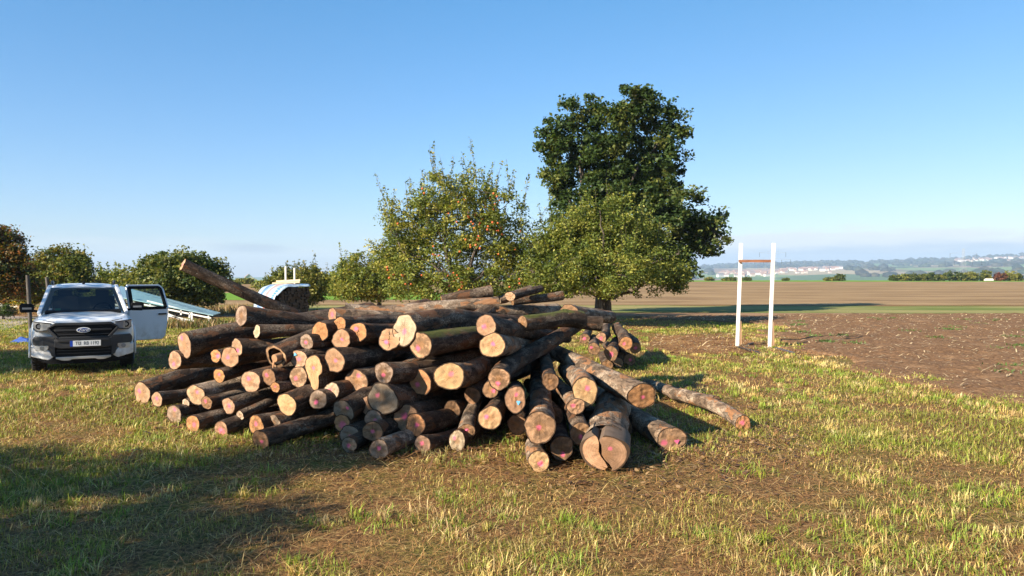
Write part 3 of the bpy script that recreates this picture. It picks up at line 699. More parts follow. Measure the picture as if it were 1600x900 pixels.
# x, y, w, h of the sawn end in the photograph; tint; stain; crack; paint (u, v, size) or None; azimuth; second pixel of the axis; length; label; extras
LOGS = [
 (285.6,413.4,16,18,'cream',.2,0,(0,.1,.55),58,(440,482),3.3,'long log sticking up out of the left end of the pile',{'d':11.6,'taper':1.15}),
 (377,493,23,32,'grey',.75,0,None,48,(510,509),2.6,'thick smooth log with a dark grey unpainted end, top left of the pile',{'d':10.6,'taper':.62}),
 (401.4,518,19,20,'pale',0,0,None,52,(480,521),3.2,'log with a small bright yellow clean end under the thick smooth log',{}),
 (288,539,23,40,'cream',.2,0,(-.25,.55,.32),46,(395,520),3.2,'log with a tall cream oval end, uppermost at the left edge of the pile',{}),
 (370,543,20,27,'cream',.35,0,(.1,-.3,.45),46,(500,528),3.4,'log with a pink streak down its end, beside the tall cream oval end',{}),
 (500,518,22,30,'orange',.25,0,None,34,None,3.6,'log with a glossy orange unpainted end near the top of the pile',{}),
 (479,534,21,23,'grey',.7,0,(-.1,-.1,.4),36,None,3.6,'log with a dark stained end and pale lower edge left of the orange end',{}),
 (273,563,18,27,'cream',.45,0,(-.1,-.4,.4),34,(330,563),3.6,'log with a brown and cream end just under the tall cream oval end',{}),
 (359,559,30,35,'tan',.1,0,(-.2,0,.35),38,None,3.6,'log with a broad tan end below the pink streaked one',{'out':'squat'}),
 (337,556,20,20,'orange',.1,0,(.4,0,.6),36,None,3.4,'log showing only a pink sliver of end behind the broad tan end',{'dd':.18}),
 (431,557,40,34,'tan',.9,0,(.45,.1,.3),32,(480,541),3.2,'hollow split log with a dark cavity and a torn tongue of wood',{'hollow':1}),
 (222,615,21,34,'cream',.25,0,(-.3,.2,.35),27,(330,586),3.6,'leftmost log on the grass with a tall cream end',{}),
 (245,624,15,21,'cream',.35,0,(0,.1,.45),27,(300,620),3.0,'thin log lying right beside the leftmost log',{}),
 (342,587,21,20,'orange',.2,0,(.05,.2,.4),28,None,3.4,'log with an orange pink end half hidden behind the bark of the leftmost log',{'dd':.12}),
 (306,617,24,32,'cream',.25,.2,(.2,.3,.35),32,(400,588),3.6,'log with a yellowish cream end and pale flaky bark on top, left side',{'pale':1}),
 (290,630,18,13,'pale',.1,0,None,30,None,3.0,'log with a small whitish end wedged under the yellowish cream one',{'dd':.12}),
 (323,629,15,20,'brown',.5,0,(-.2,.2,.45),32,(390,610),3.2,'thin log with a shaded brown end and bright pink dot, lower left',{}),
 (272,648,25,28,'grey',.45,0,(.1,.55,.35),32,(350,633),3.2,'log with a round greyish end painted pink at its top edge, lower left',{}),
 (357,634,18,23,'cream',.2,0,(.1,0,.5),32,(450,610),3.4,'log with a small cream pink end standing clear of the dark logs, lower left',{}),
 (391.6,596,30,33,'cream',.4,0,(-.2,.25,.35),32,None,3.8,'log with a big round end stained grey at the top, in the left middle',{}),
 (420,589,19,25,'brown',.35,0,(-.3,.2,.42),32,None,3.6,'log with a narrow brown end right of the big grey stained one',{}),
 (467,561,23,28,'cream',.2,0,(0,0,.45),30,None,3.6,'log with blue and pink paint on its upright oval end',{'blue':(-.4,.5)}),
 (466,589,30,30,'cream',.75,0,(-.25,-.15,.35),31,None,3.8,'log with a pale rim and dark stained heart beside the pointed end',{}),
 (490,577,30,46,'yellow',.05,0,(0,.1,.25),30,None,3.6,'log with a pointed leaf shaped yellow end hanging below its neighbours',{'out':'point'}),
 (430,605,17,15,'orange',.2,0,(0,.1,.35),30,None,3.4,'small log with a half round orange end under the narrow brown one',{}),
 (448,632,26,33,'yellow',.1,0,None,32,(520,612),3.6,'log with a clean unpainted cream oval end, lower left middle',{}),
 (497,624,25,29,'grey',.4,.8,(-.2,-.3,.35),30,None,3.6,'log with a cracked grey end left of the white chipped one',{}),
 (301,663,22,26,'orange',.4,.4,(.2,0,.45),32,(380,647),3.0,'log on the grass with an orange streaked end, second from the left front',{}),
 (345.6,671,21,24,'tan',.5,0,(0,-.2,.7),32,(420,652),3.0,'log on the grass with a pink washed end half in shadow',{}),
 (400,664,29,28,'orange',.55,.8,(0,.1,.38),34,(450,652),3.0,'log on the grass with a star shaped brown stain on its end',{}),
 (375,649,17,14,'pale',.2,0,None,34,(410,633),2.8,'log with a split pale edge just showing above the grass level logs',{'dd':.1}),
 (428,661,27,24,'grey',.4,0,(.2,-.6,.3),34,(470,652),2.8,'log with a grey end half hidden behind the long dark front log',{'dd':.12}),
 (407,687,25,29,'brown',.8,0,(.1,-.2,.3),35,(530,646),2.3,'long dark front log on the grass with a black end and pink dot',{}),  # shade on this end is put into its brown tint and heavy stain
 (522.5,563,29,35,'tan',.2,0,(.1,0,.28),31,None,4.0,'log with a tall tan end and a small pink centre dot under the squat end',{}),
 (533,530.7,30,30,'tan',.1,.4,(.1,0,.28),34,None,4.0,'log with a flat sided squat tan end near the top',{'out':'squat'}),
 (559,519,26,29,'orange',.35,1,(-.2,.35,.4),36,None,4.0,'log with a deep right angled crack in its orange end',{}),
 (530.6,507,24,22,'orange',.3,.3,None,38,None,3.8,'log with an orange end mostly hidden below the long top log',{'dd':.15}),
 (519,493,16,24,'tan',.3,0,(0,.1,.6),54,(868,486),0,'very long log lying along the top of the pile, pink end at left',{'d': 10.7, 'taper': 1.35, 'pale': 1, 'rw': 1.0}),
 (608,530,30,34,'tan',.15,1,(-.25,-.25,.32),30,None,4.0,'log with a cross shaped crack and pink dot at its end',{}),
 (632,515,32,47,'pale',.15,.5,(0,-.1,.32),30,(760,512),3.0,'log with a pale pear shaped end, tallest in the upper row',{'out':'pear'}),
 (657,539,32,40,'tan',.75,0,(-.25,-.25,.32),38,(755,528),3.2,'thick mossy barked log with a dark flame stain above its pink dot',{'moss':1}),
 (759.5,509,30,32,'tan',.2,0,(-.2,-.1,.4),36,(865,524),2.6,'log with a clean tan end, upper of the two stacked ends by the crossing log',{'taper':.6,'t':(868,526,12.6)}),
 (769,539.5,37,37,'yellow',.15,.3,(.05,.1,.3),27,(830,531),2.2,'log with a broad cream end and fringed bark, lower of the two stacked ends',{'pale':1,'t':(835,536,12)}),
 (702,588,43,42,'yellow',.15,0,(.1,.15,.3),24,(780,556),3.4,'thick log with the brightest yellow end and an orange heart',{'heart':1,'pale':1,'t':(782,556,11.6)}),
 (677,569,30,26,'tan',.15,0,(.45,-.2,.4),24,None,3.6,'log with a tan end half hidden behind the bright yellow one',{'dd':.25}),
 (599.5,582.5,32,31,'grey',.95,0,(-.05,-.2,.3),36,(680,566),2.8,'log with a pale rim and almost black heart in the middle of the pile',{}),
 (656.6,597.5,32,37,'orange',.2,0,(-.25,-.2,.35),24,None,3.8,'log with a rounded orange tan end left of the bright yellow one',{}),
 (557,595,31,34,'tan',.65,.2,(.2,.45,.3),28,None,3.8,'log with a brown streaked end and white chip at the bottom, mid pile',{}),
 (518.5,611,22,25,'pale',.1,0,(-.3,0,.55),28,None,3.6,'log with a white chip at the top of its pink end',{}),
 (598,623.5,43,47,'grey',.35,0,(-.35,.2,.22),22,None,3.8,'thickest grey log with a ringed brown heart in the lower middle',{'heart':1}),
 (577,634,26,31,'tan',.1,0,None,24,None,3.6,'log with an unpainted tan end tucked behind the thickest grey one',{'dd':.2}),
 (536.5,642,31,34,'grey',.2,0,(.45,.3,.25),32,(565,622),3.4,'log with a plain grey oval end above the orange pink one',{}),
 (534,661,25,25,'orange',.15,0,(.1,-.2,.7),30,None,3.2,'log with a bright orange end smeared pink under the plain grey oval',{'dd':.12}),
 (546,679,28,28,'grey',.3,0,(.1,-.3,.4),22,None,3.2,'log with a grey end peeping over the small front log at middle left',{'dd':.12}),
 (545.6,695,21,24,'grey',.35,0,(-.1,-.1,.4),22,(600,690),2.6,'small log on the grass with a grey end, left of the low middle group',{}),
 (582,674,29,30,'brown',.4,.7,(0,0,.3),22,(640,660),2.6,'log with a shaded brown end and vertical crack in the low middle group',{}),
 (584,656,30,28,'grey',.3,0,(.2,-.1,.4),22,None,3.2,'log with only the top of its grey end visible over the cracked brown one',{'dd':.15}),
 (634,653,35,42,'tan',.35,0,(-.1,.1,.4),20,(720,640),3.0,'large log with a dull end behind the torn orange one, low middle',{'dd':.06}),
 (649,664,29,33,'orange',.6,.6,(.15,0,.35),20,(720,655),2.8,'log with a torn cracked orange and brown end in the low middle group',{}),
 (592,702,27,30,'grey',.5,0,(0,.1,.35),22,(660,692),2.8,'lowest front log with a pink dotted end and loose bark on top',{'pale':1}),
 (660,694,24,26,'cream',.25,0,(-.05,.1,.4),20,(705,688),2.6,'small log with a cream end low down right of the loose barked one',{}),
 (779.6,592,32,33,'tan',.9,0,(-.1,-.4,.3),40,(908,506),0,'crooked log crossing over the pile from front middle to upper right',{'d':8.95,'bend':.14,'taper':.8,'t':(908,506,11.8)}),
 (766,609,23,24,'brown',.2,0,(.4,-.1,.4),18,None,3.4,'log with a shaded tan end peeping out below the crossing log',{'dd':.2}),
 (805,624,32,38,'tan',.2,0,(.1,.35,.25),4,(795,595),3.2,'log with pink and blue dots on its end beside the steep front log',{'blue':(.3,-.25),'t':(808,588,10.6)}),
 (843,668,47,46,'tan',.65,.4,(-.05,0,.25),-3,(838,585),2.6,'thick flaky barked log pointing straight at the viewer, front centre',{'pale':1,'taper':.8,'d':7.85,'t':(840,578,12)}),
 (842,721,31,32,'yellow',.15,0,(.15,-.2,.4),-2,(842,690),2.4,'short log stuck under the thick flaky barked one, touching the grass',{'pale':1,'t':(842,668,9.5)}),
 (765.5,653,34,35,'yellow',.12,0,(-.3,.1,.3),12,(785,620),3.2,'log with a clean cream end above the shadowed ground, front centre',{'t':(785,615,11)}),
 (729,673,24,21,'brown',.4,0,(0,.1,.4),14,(746,625),1.5,'thin steep stick like log with a dark pink end, front centre',{'pale':1,'t':(747,618,10.6)}),
 (714,689,23,31,'pale',.5,0,(-.3,.3,.35),18,(760,682),2.6,'log with a whitish chipped end touching the grass left of centre',{}),
 (914,612,38,43,'yellow',.1,0,(.2,.25,.3),-20,(895,580),2.6,'log with a yellow end ringed by thick bark, below the long grey log',{'pale':1,'t':(880,575,11.5)}),
 (900,635,26,24,'tan',.2,0,(-.3,.1,.4),-28,(868,595),2.4,'log with a tan end and sunlit bark wedged below the thick ringed end',{'pale':1,'dd':.05,'t':(862,590,11)}),
 (944,708,72,62,'tan',.3,0,None,-12,(960,640),2.2,'huge split log at the front with two halves parted by a black crack',{'split':1,'pale':1,'t':(958,640,9.7)}),
 (878,700,32,38,'brown',.9,.5,(.1,-.5,.3),-6,(872,655),2.4,'dark hollow looking log in shadow left of the huge split one',{'t':(868,640,10.5)}),
 (906,677,27,34,'brown',.5,0,(.1,-.3,.35),-15,(890,640),2.4,'shaded log with a magenta dot above the huge split one',{'t':(880,618,10.8)}),
 (1003.5,618.6,39,38,'orange',.35,0,(.05,-.1,.24),-40,(868,550),0,'long grey barked log slanting down to the right with an orange end',{'pale':1,'taper':.8,'d':8.85,'t':(868,550,11.6)}),
 (1049.7,686,43,36,'tan',.1,0,(-.5,-.25,.35),-38,(930,620),3.2,'log on the grass with two pink spots on its end, right front',{'pale':1,'paint2':1,'t':(930,615,11.2)}),
 (1161,661.5,22,23,'orange',.15,0,(-.1,.1,.5),-58,(1020,604),0,'thin grey log on the grass, farthest to the right',{'pale':1,'d':9.75,'t':(1020,604,12.7)}),
 (1119,627,14,17,'brown',.5,0,None,-58,(1010,598),0,'thin flaky log lying just behind the rightmost one',{'pale':1,'d':11.6,'t':(1010,598,13.4)}),
 (939,528,15,17,'tan',.2,0,(0,-.1,.55),12,(947,510),2.2,'small log with a pink end, topmost of the little pile at right rear',{'d': 16.2, 't': (947, 506, 18.6)}),
 (977.5,537,20,21,'orange',.15,0,(-.2,0,.4),-8,(968,520),2.2,'small log with an orange tan end, upper right of the little rear pile',{'d': 16.2, 't': (967, 519, 18.6)}),
 (993,543.6,16,16,'orange',.2,0,(0,0,.5),-10,(980,528),2.2,'small log with a pink dot, at the right edge of the little rear pile',{'d': 16.4, 't': (982, 527, 18.8)}),
 (955,552,19,22,'brown',.3,0,(0,-.1,.5),12,(970,520),2.2,'small dark log with a magenta end, standing forward in the little rear pile',{'d': 15.4, 't': (966, 526, 17.8)}),
 (913,529,15,15,'brown',.7,0,(0,0,.5),8,None,2.2,'small shaded log with a red dot behind the crossing log at the rear right',{'d': 15.6}),
 (928,545,18,18,'brown',.8,0,(-.4,.2,.35),6,None,2.2,'small shaded log low in the little rear pile beside the long grey log',{'d': 15.2}),
 (967,567,14,15,'tan',.3,0,None,6,None,2.0,'small log with a tan end lowest in the little rear pile',{'d': 16.2}),
 (949,571,17,17,'brown',.7,0,None,4,None,2.2,'dark log at the foot of the little rear pile, partly in shadow',{'d': 15.9}),
 (984,562,17,17,'brown',.7,0,(.1,0,.4),-8,None,2.2,'dark log under the orange tan ends at the right foot of the little rear pile',{'d': 16.3}),
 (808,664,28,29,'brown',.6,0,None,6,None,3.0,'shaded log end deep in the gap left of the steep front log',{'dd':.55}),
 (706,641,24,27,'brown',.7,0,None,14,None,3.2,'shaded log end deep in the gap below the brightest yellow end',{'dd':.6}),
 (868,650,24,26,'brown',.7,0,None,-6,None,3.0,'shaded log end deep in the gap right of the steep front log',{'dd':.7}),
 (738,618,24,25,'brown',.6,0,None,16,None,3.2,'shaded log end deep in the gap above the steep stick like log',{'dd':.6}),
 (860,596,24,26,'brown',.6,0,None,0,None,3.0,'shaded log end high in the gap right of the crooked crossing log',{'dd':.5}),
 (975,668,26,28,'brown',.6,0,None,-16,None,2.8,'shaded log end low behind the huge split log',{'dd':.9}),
 (768,455,14,19,'brown',.6,0,None,-104,(690,469),0,'short brown log poking up behind the very long top log',{'d':12.2,'back':1}),
 (830,452,10,13,'grey',.4,0,None,-110,(778,470),0,'thin birch like log tilted up beyond the very long top log',{'d':12.4,'pale':1}),
 (797,463,24,14,'cream',.1,0,None,62,(834,451),1.0,'log with a pale slanting cut sticking up behind the very long top log',{'d': 11.8, 't': (836, 453, 12.6)}),
 (878,462,11,14,'brown',.5,0,None,-112,(800,471),0,'thin log lying nearly flat along the skyline at the right of the top',{'d':12.6}),
 (888,489,28,26,'brown',.7,0,None,30,(862,495),1.6,'thick rounded stump end at the right end of the very long top log',{'d':11.9,'pale':1,'rev':1}),
 (908,500,20,26,'brown',.6,0,None,-118,(800,507),0,'mossy dark log lying across the pile under the very long top log',{'d':11.2,'moss':1}),
 (938,506,16,22,'brown',.6,0,None,-106,(850,498),0,'dark log whose far end reaches out right towards the orchard tree',{'d':12.2}),
 (540,484,18,20,'brown',.5,0,None,78,(780,472),0,'grey topped log lying close behind the very long top log',{'d':11.3,'pale':1,'taper':1.1}),
]
D0X = [215, 272, 300, 400, 545, 600, 660, 720, 842, 944, 1050, 1170]
D0Y = [11.8, 10.3, 9.75, 9.0, 8.6, 8.35, 8.6, 8.6, 7.8, 7.75, 8.75, 9.8]
def axis_dir(rH, D, az, dirpx):
    """unit direction of the body behind the sawn end; bends the slope so that it runs through dirpx"""
    a = R(az); s, c = math.sin(a), math.cos(a)
    H = Vector((rH.x * D, D, CAMZ + rH.z * D))
    if dirpx is None: return Vector((s, c, 0.0)), None
    q = ray(*dirpx)
    den = s - q.x * c
    t = (q.x * H.y - H.x) / den if abs(den) > 1e-4 else 2.0
    t = max(0.25, min(6.0, t)) if t > 0 else 1.5
    p = (CAMZ + q.z * (H.y + c * t) - H.z) / t
    p = max(-0.6, min(0.6, p)) if az not in (14,) else max(-1.2, min(1.2, p))
    v = Vector((s, c, p))
    return v.normalized(), t * v.length
logs = []
for L in LOGS:
    x, y, wpx, hpx, tint, stain, crack, paint, az, dpx, ln, label, ex = L
    r = ray(x, y)
    d0 = float(np.interp(x, D0X, D0Y))
    if 'd' in ex: D = ex['d']
    else:
        D = (d0 + 2.0 * 0.95) / (1 + 0.95 * (y - HOR) / FPX) + ex.get('dd', 0)
        bot = ray(x, y + hpx / 2)
        D = min(D, CAMZ / -bot.z + ex.get('dd', 0) * 0.3)
    if 't' in ex:
        dv_ = P(*ex['t']) - P(x, y, D); v, tl, ln = dv_.normalized(), dv_.length, dv_.length
    else:
        v, tl = axis_dir(r, D, az, dpx)
    rad = hpx / 2 * D / FPX
    if ln == 0: ln = tl
    if 'back' in ex or az < -90: pass
    logs.append(dict(ray=r, D=D, v=v, L=ln, r=rad, fix='d' in ex, plane=dpx is not None or 't' in ex, ex=ex, L0=L, D0=D))
# settle them: push overlapping bodies apart, ends stay on their line of sight
def settle(n_it=90):
    N = len(logs); K = 12
    rays = np.array([list(l['ray']) for l in logs]); D = np.array([l['D'] for l in logs])
    cam_ = np.array([0, 0, CAMZ])
    Hd = cam_ + rays * D[:, None]
    T = Hd + np.array([list(l['v'] * l['L']) for l in logs]); Ls = np.array([l['L'] for l in logs])
    T0 = T.copy(); Dini = D.copy()
    rad = np.array([l['r'] for l in logs]); tp = np.array([l['ex'].get('taper', .85) for l in logs])
    t = (np.arange(K) + .5) / K
    rs = rad[:, None] * (1 + (tp[:, None] - 1) * t[None]) * 0.93
    nrm = np.cross(rays, T0 - Hd); nrm /= np.linalg.norm(nrm, axis=1)[:, None] + 1e-9
    pl = np.array([l['plane'] for l in logs])
    idx = np.repeat(np.arange(N), K)
    diff = idx[:, None] != idx[None]
    rr = rs.ravel()[:, None] + rs.ravel()[None]
    for it in range(n_it):
        Hd = cam_ + rays * D[:, None]
        S = Hd[:, None] * (1 - t)[None, :, None] + T[:, None] * t[None, :, None]
        s = S.reshape(-1, 3)
        dv = s[:, None] - s[None]
        dist = np.sqrt((dv ** 2).sum(-1)) + 1e-6
        pen = np.where(diff, np.clip(rr - dist, 0, None), 0)
        push = (dv / dist[..., None] * pen[..., None] * 0.35).sum(1).reshape(N, K, 3)
        cnt = np.maximum(1, (pen > 0).sum(1)).reshape(N, K)
        push = push / np.sqrt(cnt)[..., None]
        zpen = np.clip(rs - S[..., 2], 0, None); push[..., 2] += zpen * 0.8
        ph = (push * (1 - t)[None, :, None]).sum(1) / 3.0
        pt = (push * t[None, :, None]).sum(1) / 3.0
        D = D + (ph * rays).sum(1) / (rays ** 2).sum(1)
        D = np.clip(D, Dini - 0.30, Dini + 0.40)
        pt = np.where(pl[:, None], pt - nrm * (pt * nrm).sum(1)[:, None], pt)
        T = T + pt
        T = T + (T0 - T) * 0.004
        Hd = cam_ + rays * D[:, None]
        dd = T - Hd; ll = np.linalg.norm(dd, axis=1)
        T = Hd + dd / ll[:, None] * Ls[:, None]
        T[:, 2] = np.maximum(T[:, 2], rad * tp * 0.95)
    for i, l in enumerate(logs):
        l['D'] = float(D[i]); l['H'] = Vector(Hd[i]); l['T'] = Vector(T[i])
        l['r'] *= D[i] / Dini[i]
settle()

def outline(kind, rs, n):
    r = random.Random(rs)
    a1, a2, a3 = r.uniform(0, 6.28), r.uniform(0, 6.28), r.uniform(0, 6.28)
    o = []
    for k in range(n):
        th = 2 * math.pi * k / n
        q = 1 + 0.045 * math.sin(2 * th + a1) + 0.035 * math.sin(3 * th + a2) + 0.018 * math.sin(5 * th + a3)
        u, v = math.cos(th), math.sin(th)
        if kind == 'squat':
            q *= 1.0 if v > -0.1 else 1 - 0.22 * min(1, abs(v)) + 0.12 * abs(u)
        elif kind == 'pear':
            q *= 1.06 - 0.15 * (math.exp(-((th - 2.6) / .3) ** 2) + math.exp(-((th - .75) / .35) ** 2)) - 0.08 * math.exp(-((th - 6.0) / .3) ** 2)
        elif kind == 'point':
            q *= (0.86 + 0.75 * math.exp(-((th - 4.75) / .30) ** 2) - 0.25 * math.exp(-((th - 5.55) / .3) ** 2) - 0.12 * math.exp(-((th - 3.7) / .5) ** 2) + 0.10 * math.exp(-((th - 2.4) / .25) ** 2))
        o.append(q)
    return o

def make_log(i, l):
    x, y, wpx, hpx, tint, stain, crack, paint, az, dpx, ln, label, ex = l['L0']
    rl = random.Random(100 + i)
    H, T, r0 = l['H'], l['T'], l['r']
    ax = (T - H); ln = ax.length; ax.normalize()
    vd = Vector((l['ray'].x, 1, l['ray'].z)).normalized()
    cosf = max(0.35, abs(ax.dot(vd)))
    rw = min(1.25, max(0.85, (wpx / hpx) / (cosf if not ex.get('back') else 1))) if az > -90 else 1.0
    up = Vector((0, 0, 1)); sd = up.cross(ax)
    sd = sd.normalized(); up2 = ax.cross(sd).normalized()
    # face coordinates: u to the viewer's right, v up
    su = sd if sd.dot(Vector((1, 0, 0))) > 0 else -sd
    NS = 36; NL = max(16, int(ln / 0.085))
    ol = outline(ex.get('out'), 300 + i, NS)
    taper = ex.get('taper', .85)
    bend = ex.get('bend', rl.uniform(-.055, .055)); ba = rl.uniform(0, 6.28)
    off = Vector((rl.uniform(0, 50), rl.uniform(0, 50), rl.uniform(0, 50)))
    start = 0.30 if ex.get('split') else 0.0
    rings, uvs = [], []
    knots = [(rl.uniform(.25, .95), rl.uniform(0, 6.28), rl.uniform(.16, .42)) for _ in range(max(1, int(ln * 0.9)))]
    for a in range(NL + 1):
        t = a / NL; s = start + (ln - start) * t
        rr = r0 * (1 + (taper - 1) * t) * (1 + 0.09 * math.exp(-s / 0.18))
        cen = ax * s + (su * math.cos(ba) + up2 * math.sin(ba)) * bend * ln * 0.5 * (math.sin(math.pi * t) + 0.4 * math.sin(2.3 * math.pi * t))
        ring = []
        for k in range(NS):
            th = 2 * math.pi * k / NS
            bl = math.exp(-s / 0.5)
            q = 1 + (ol[k] - 1) * (0.45 + 0.55 * bl)
            n = mnoise.fractal(off + Vector((math.cos(th) * 2.2, math.sin(th) * 2.2, s * 2.6)), 0.9, 2.1, 5)
            n2 = mnoise.noise(off + Vector((math.cos(th) * 5, math.sin(th) * 5, s * 11)))
            q *= 1 + 0.055 * n + (0.04 if ex.get('pale') else 0.022) * n2
            for (kt, ka, kh) in knots:
                dth = abs((th - ka + math.pi) % (2 * math.pi) - math.pi)
                e = (dth / 0.33) ** 2 + ((t - kt) * ln / 0.085) ** 2
                if e < 6: q += kh * 0.9 * math.exp(-e)
            ring.append(cen + su * (math.cos(th) * rr * q * (rw if s < 1.2 else 1 + (rw - 1) * .6)) + up2 * (math.sin(th) * rr * q))
        rings.append((s, ring))
    vs = [p for _, rg in rings for p in rg]
    fs, fuv = [], []
    for a in range(NL):
        for k in range(NS):
            k2 = (k + 1) % NS
            fs.append((a * NS + k, a * NS + k2, (a + 1) * NS + k2, (a + 1) * NS + k))
            w0, w1 = k / NS * 6.28 * r0, (k + 1) / NS * 6.28 * r0
            s0, s1 = rings[a][0], rings[a + 1][0]
            fuv += [(w0 + i * .7, s0), (w1 + i * .7, s0), (w1 + i * .7, s1), (w0 + i * .7, s1)]
    # closed far end
    me = bpy.data.meshes.new('log')
    me.from_pydata([tuple(p) for p in vs], [], fs)
    uvl = me.uv_layers.new(name='bark')
    uvl.data.foreach_set('uv', np.array(fuv, np.float32).ravel())
    me.polygons.foreach_set('use_smooth', np.ones(len(fs), bool))
    bm = bmesh.new(); bm.from_mesh(me); bmesh.ops.recalc_face_normals(bm, faces=bm.faces)
    bm.to_mesh(me); bm.free(); me.update()
    lg = link(me, 'log', M['mossy_bark'] if ex.get('moss') else M['pale_bark' if ex.get('pale') else 'dark_bark'], loc=H)
    tag(lg, label, 'log', 'felled logs in the timber pile')
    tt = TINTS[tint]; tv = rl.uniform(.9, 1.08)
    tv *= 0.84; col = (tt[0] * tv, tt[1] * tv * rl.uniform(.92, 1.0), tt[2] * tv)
    def face(name, ring, cen, ul, nrm_in, pnt, colr, opt, steps=(0.985, .93, .8, .6, .4, .2), dish=0.0, inner=None, mat=M['cut']):
        fv, uvw = [], []
        for s in steps:
            for k in range(NS):
                th = 2 * math.pi * k / NS
                p = cen + (ring[k] - cen) * s + nrm_in * (0.0 + 0.012 * mnoise.noise(off + Vector((s * 3 * math.cos(th), s * 3 * math.sin(th), 4)))) + nrm_in * dish * (1 - s)
                fv.append(p); uvw.append((math.cos(th) * s * ul, math.sin(th) * s))
        fv.append(cen + nrm_in * dish); uvw.append((0, 0)); c = len(fv) - 1
        ff = [(a * NS + k, a * NS + (k + 1) % NS, (a + 1) * NS + (k + 1) % NS, (a + 1) * NS + k) for a in range(len(steps) - 1) for k in range(NS)]
        ff += [((len(steps) - 1) * NS + k, (len(steps) - 1) * NS + (k + 1) % NS, c) for k in range(NS)]
        return finish_face(name, fv, ff, uvw, pnt, colr, opt, mat, -nrm_in)
    def finish_face(name, fv, ff, uvw, pnt, colr, opt, mat, outward):
        m2 = bpy.data.meshes.new(name)
        m2.from_pydata([tuple(p) for p in fv], [], ff)
        u1 = m2.uv_layers.new(name='face'); u2 = m2.uv_layers.new(name='paint')
        for lp in m2.loops:
            u, v = uvw[lp.vertex_index]
            u1.data[lp.index].uv = (u, v)
            u2.data[lp.index].uv = ((u - pnt[0]) / pnt[2] / .85, (v - pnt[1]) / pnt[2] / .85) if pnt else (9, 9)
        for nm, cv in (('tint', colr), ('opt', opt)):
            at = m2.color_attributes.new(nm, 'FLOAT_COLOR', 'POINT')
            at.data.foreach_set('color', np.tile(np.array([*cv, 1], np.float32), len(fv)))
        bm = bmesh.new(); bm.from_mesh(m2)
        bm.normal_update()
        if sum((f.normal for f in bm.faces), Vector()).dot(outward) < 0:
            bmesh.ops.reverse_faces(bm, faces=bm.faces)
        bm.to_mesh(m2); bm.free(); m2.update()
        return link(m2, name, mat, lg)
    opt = (stain, crack, rl.random())
    r1 = rings[0][1]; cen1 = sum(r1, Vector()) / NS
    r2 = rings[-1][1]; cen2 = sum(r2, Vector()) / NS
    if not ex.get('split') and not ex.get('hollow'):
        f = face('sawn_end', r1, cen1, 1, ax, paint, col, opt)
        if ex.get('heart'): pass
        # extra sprayed dots are thin skins of paint on the end
        for key, mt, nm in (('blue', 'blue_paint', 'paint_spot'), ('paint2', 'pink_paint', 'paint_spot')):
            if key in ex:
                u, v = ex[key] if key == 'blue' else (.35, -.2)
                b = MB(); pts = []
                for k in range(14):
                    th = 6.283 * k / 14; q = 0.17 * (1 + .3 * math.sin(3 * th + i))
                    pts.append(cen1 + su * (u + math.cos(th) * q) * r0 * rw + up2 * (v + math.sin(th) * q) * r0 - ax * 0.014)
                b.add(pts, [tuple(range(14))])
                b.build(nm, M[mt], f)
    elif ex.get('hollow'):
        # ragged rim, deep dark cavity, a torn tongue of wood in front
        face('sawn_end', r1, cen1, 1, ax, paint, col, opt, steps=(0.985, .93, .84, .74))
        lg_face = lg.children[-1]
        bm = bmesh.new(); bm.from_mesh(lg_face.data)
        bm.verts.ensure_lookup_table()
        bmesh.ops.delete(bm, geom=[bm.verts[-1]], context='VERTS'); bm.to_mesh(lg_face.data); bm.free()
        cav = MB()
        cav.tube([cen1 + ax * 0.01, cen1 + ax * 0.2, cen1 + ax * 0.45], [r0 * .74, r0 * .62, r0 * .3], 20)
        cav.v = [tuple(Vector(p)) for p in cav.v]; cav.f = cav.f[:-2] + cav.f[-1:]; cav.m = cav.m[:-2] + cav.m[-1:]; cav.sm = cav.sm[:-2] + cav.sm[-1:]
        cav.build('cavity', M['dark_hollow'], lg)
        tg = MB()
        tg.tube([cen1 + ax * .2 - su * r0 * .1, cen1 - ax * .02 - su * r0 * .12 - up2 * r0 * .3, cen1 - ax * .05 - su * r0 * .18 - up2 * r0 * 1.0], [r0 * .25, r0 * .17, r0 * .06], 7)
        tg.tube([cen1 + ax * .25 + su * r0 * .55, cen1 - ax * .10 + su * r0 * .62 + up2 * r0 * .05], [r0 * .34, r0 * .36], 10)
        tg.build('torn_wood', M['torn'], lg)
    else:
        # two halves parted by a jagged crack
        cut = []
        for k in range(9):
            v = 1 - 2 * k / 8
            cut.append((-0.46 + 0.72 * (1 - v) / 2 + 0.10 * math.sin(k * 1.1) + rl.uniform(-.05, .05), v))
        for sgn in (-1, 1):
            rim = []
            for k in range(61):
                th = (math.pi / 2 + math.pi * k / 60) if sgn < 0 else (math.pi / 2 - math.pi * k / 60)
                u, v = math.cos(th), math.sin(th)
                q = 1 + 0.05 * math.sin(2 * th + 1) + .03 * math.sin(5 * th)
                cu = float(np.interp(-v, [-c[1] for c in cut], [c[0] for c in cut]))
                u = u if (u - cu) * sgn > 0.02 else cu + 0.05 * sgn
                rim.append((u * q, v * q))
            edge = [(u + (0.05 + .03 * (1 - v)) * sgn, v * .985) for u, v in reversed(cut[1:-1])]
            poly = rim + edge
            tilt = 0.34 * sgn
            push = 0.02 if sgn < 0 else -0.05
            fr = [su * u * r0 * rw + up2 * v * r0 + ax * (push + (u * tilt) * r0) for u, v in poly]
            bk = [su * u * r0 * rw * 0.97 + up2 * v * r0 * .97 + ax * 0.45 for u, v in poly]
            hp = finish_face('split_half', fr, [tuple(range(len(fr)))], poly, (.25, .3, .16) if sgn > 0 else None, col, (stain, 0, rl.random()), M['cut'], -ax)
            b = MB(); n = len(poly)
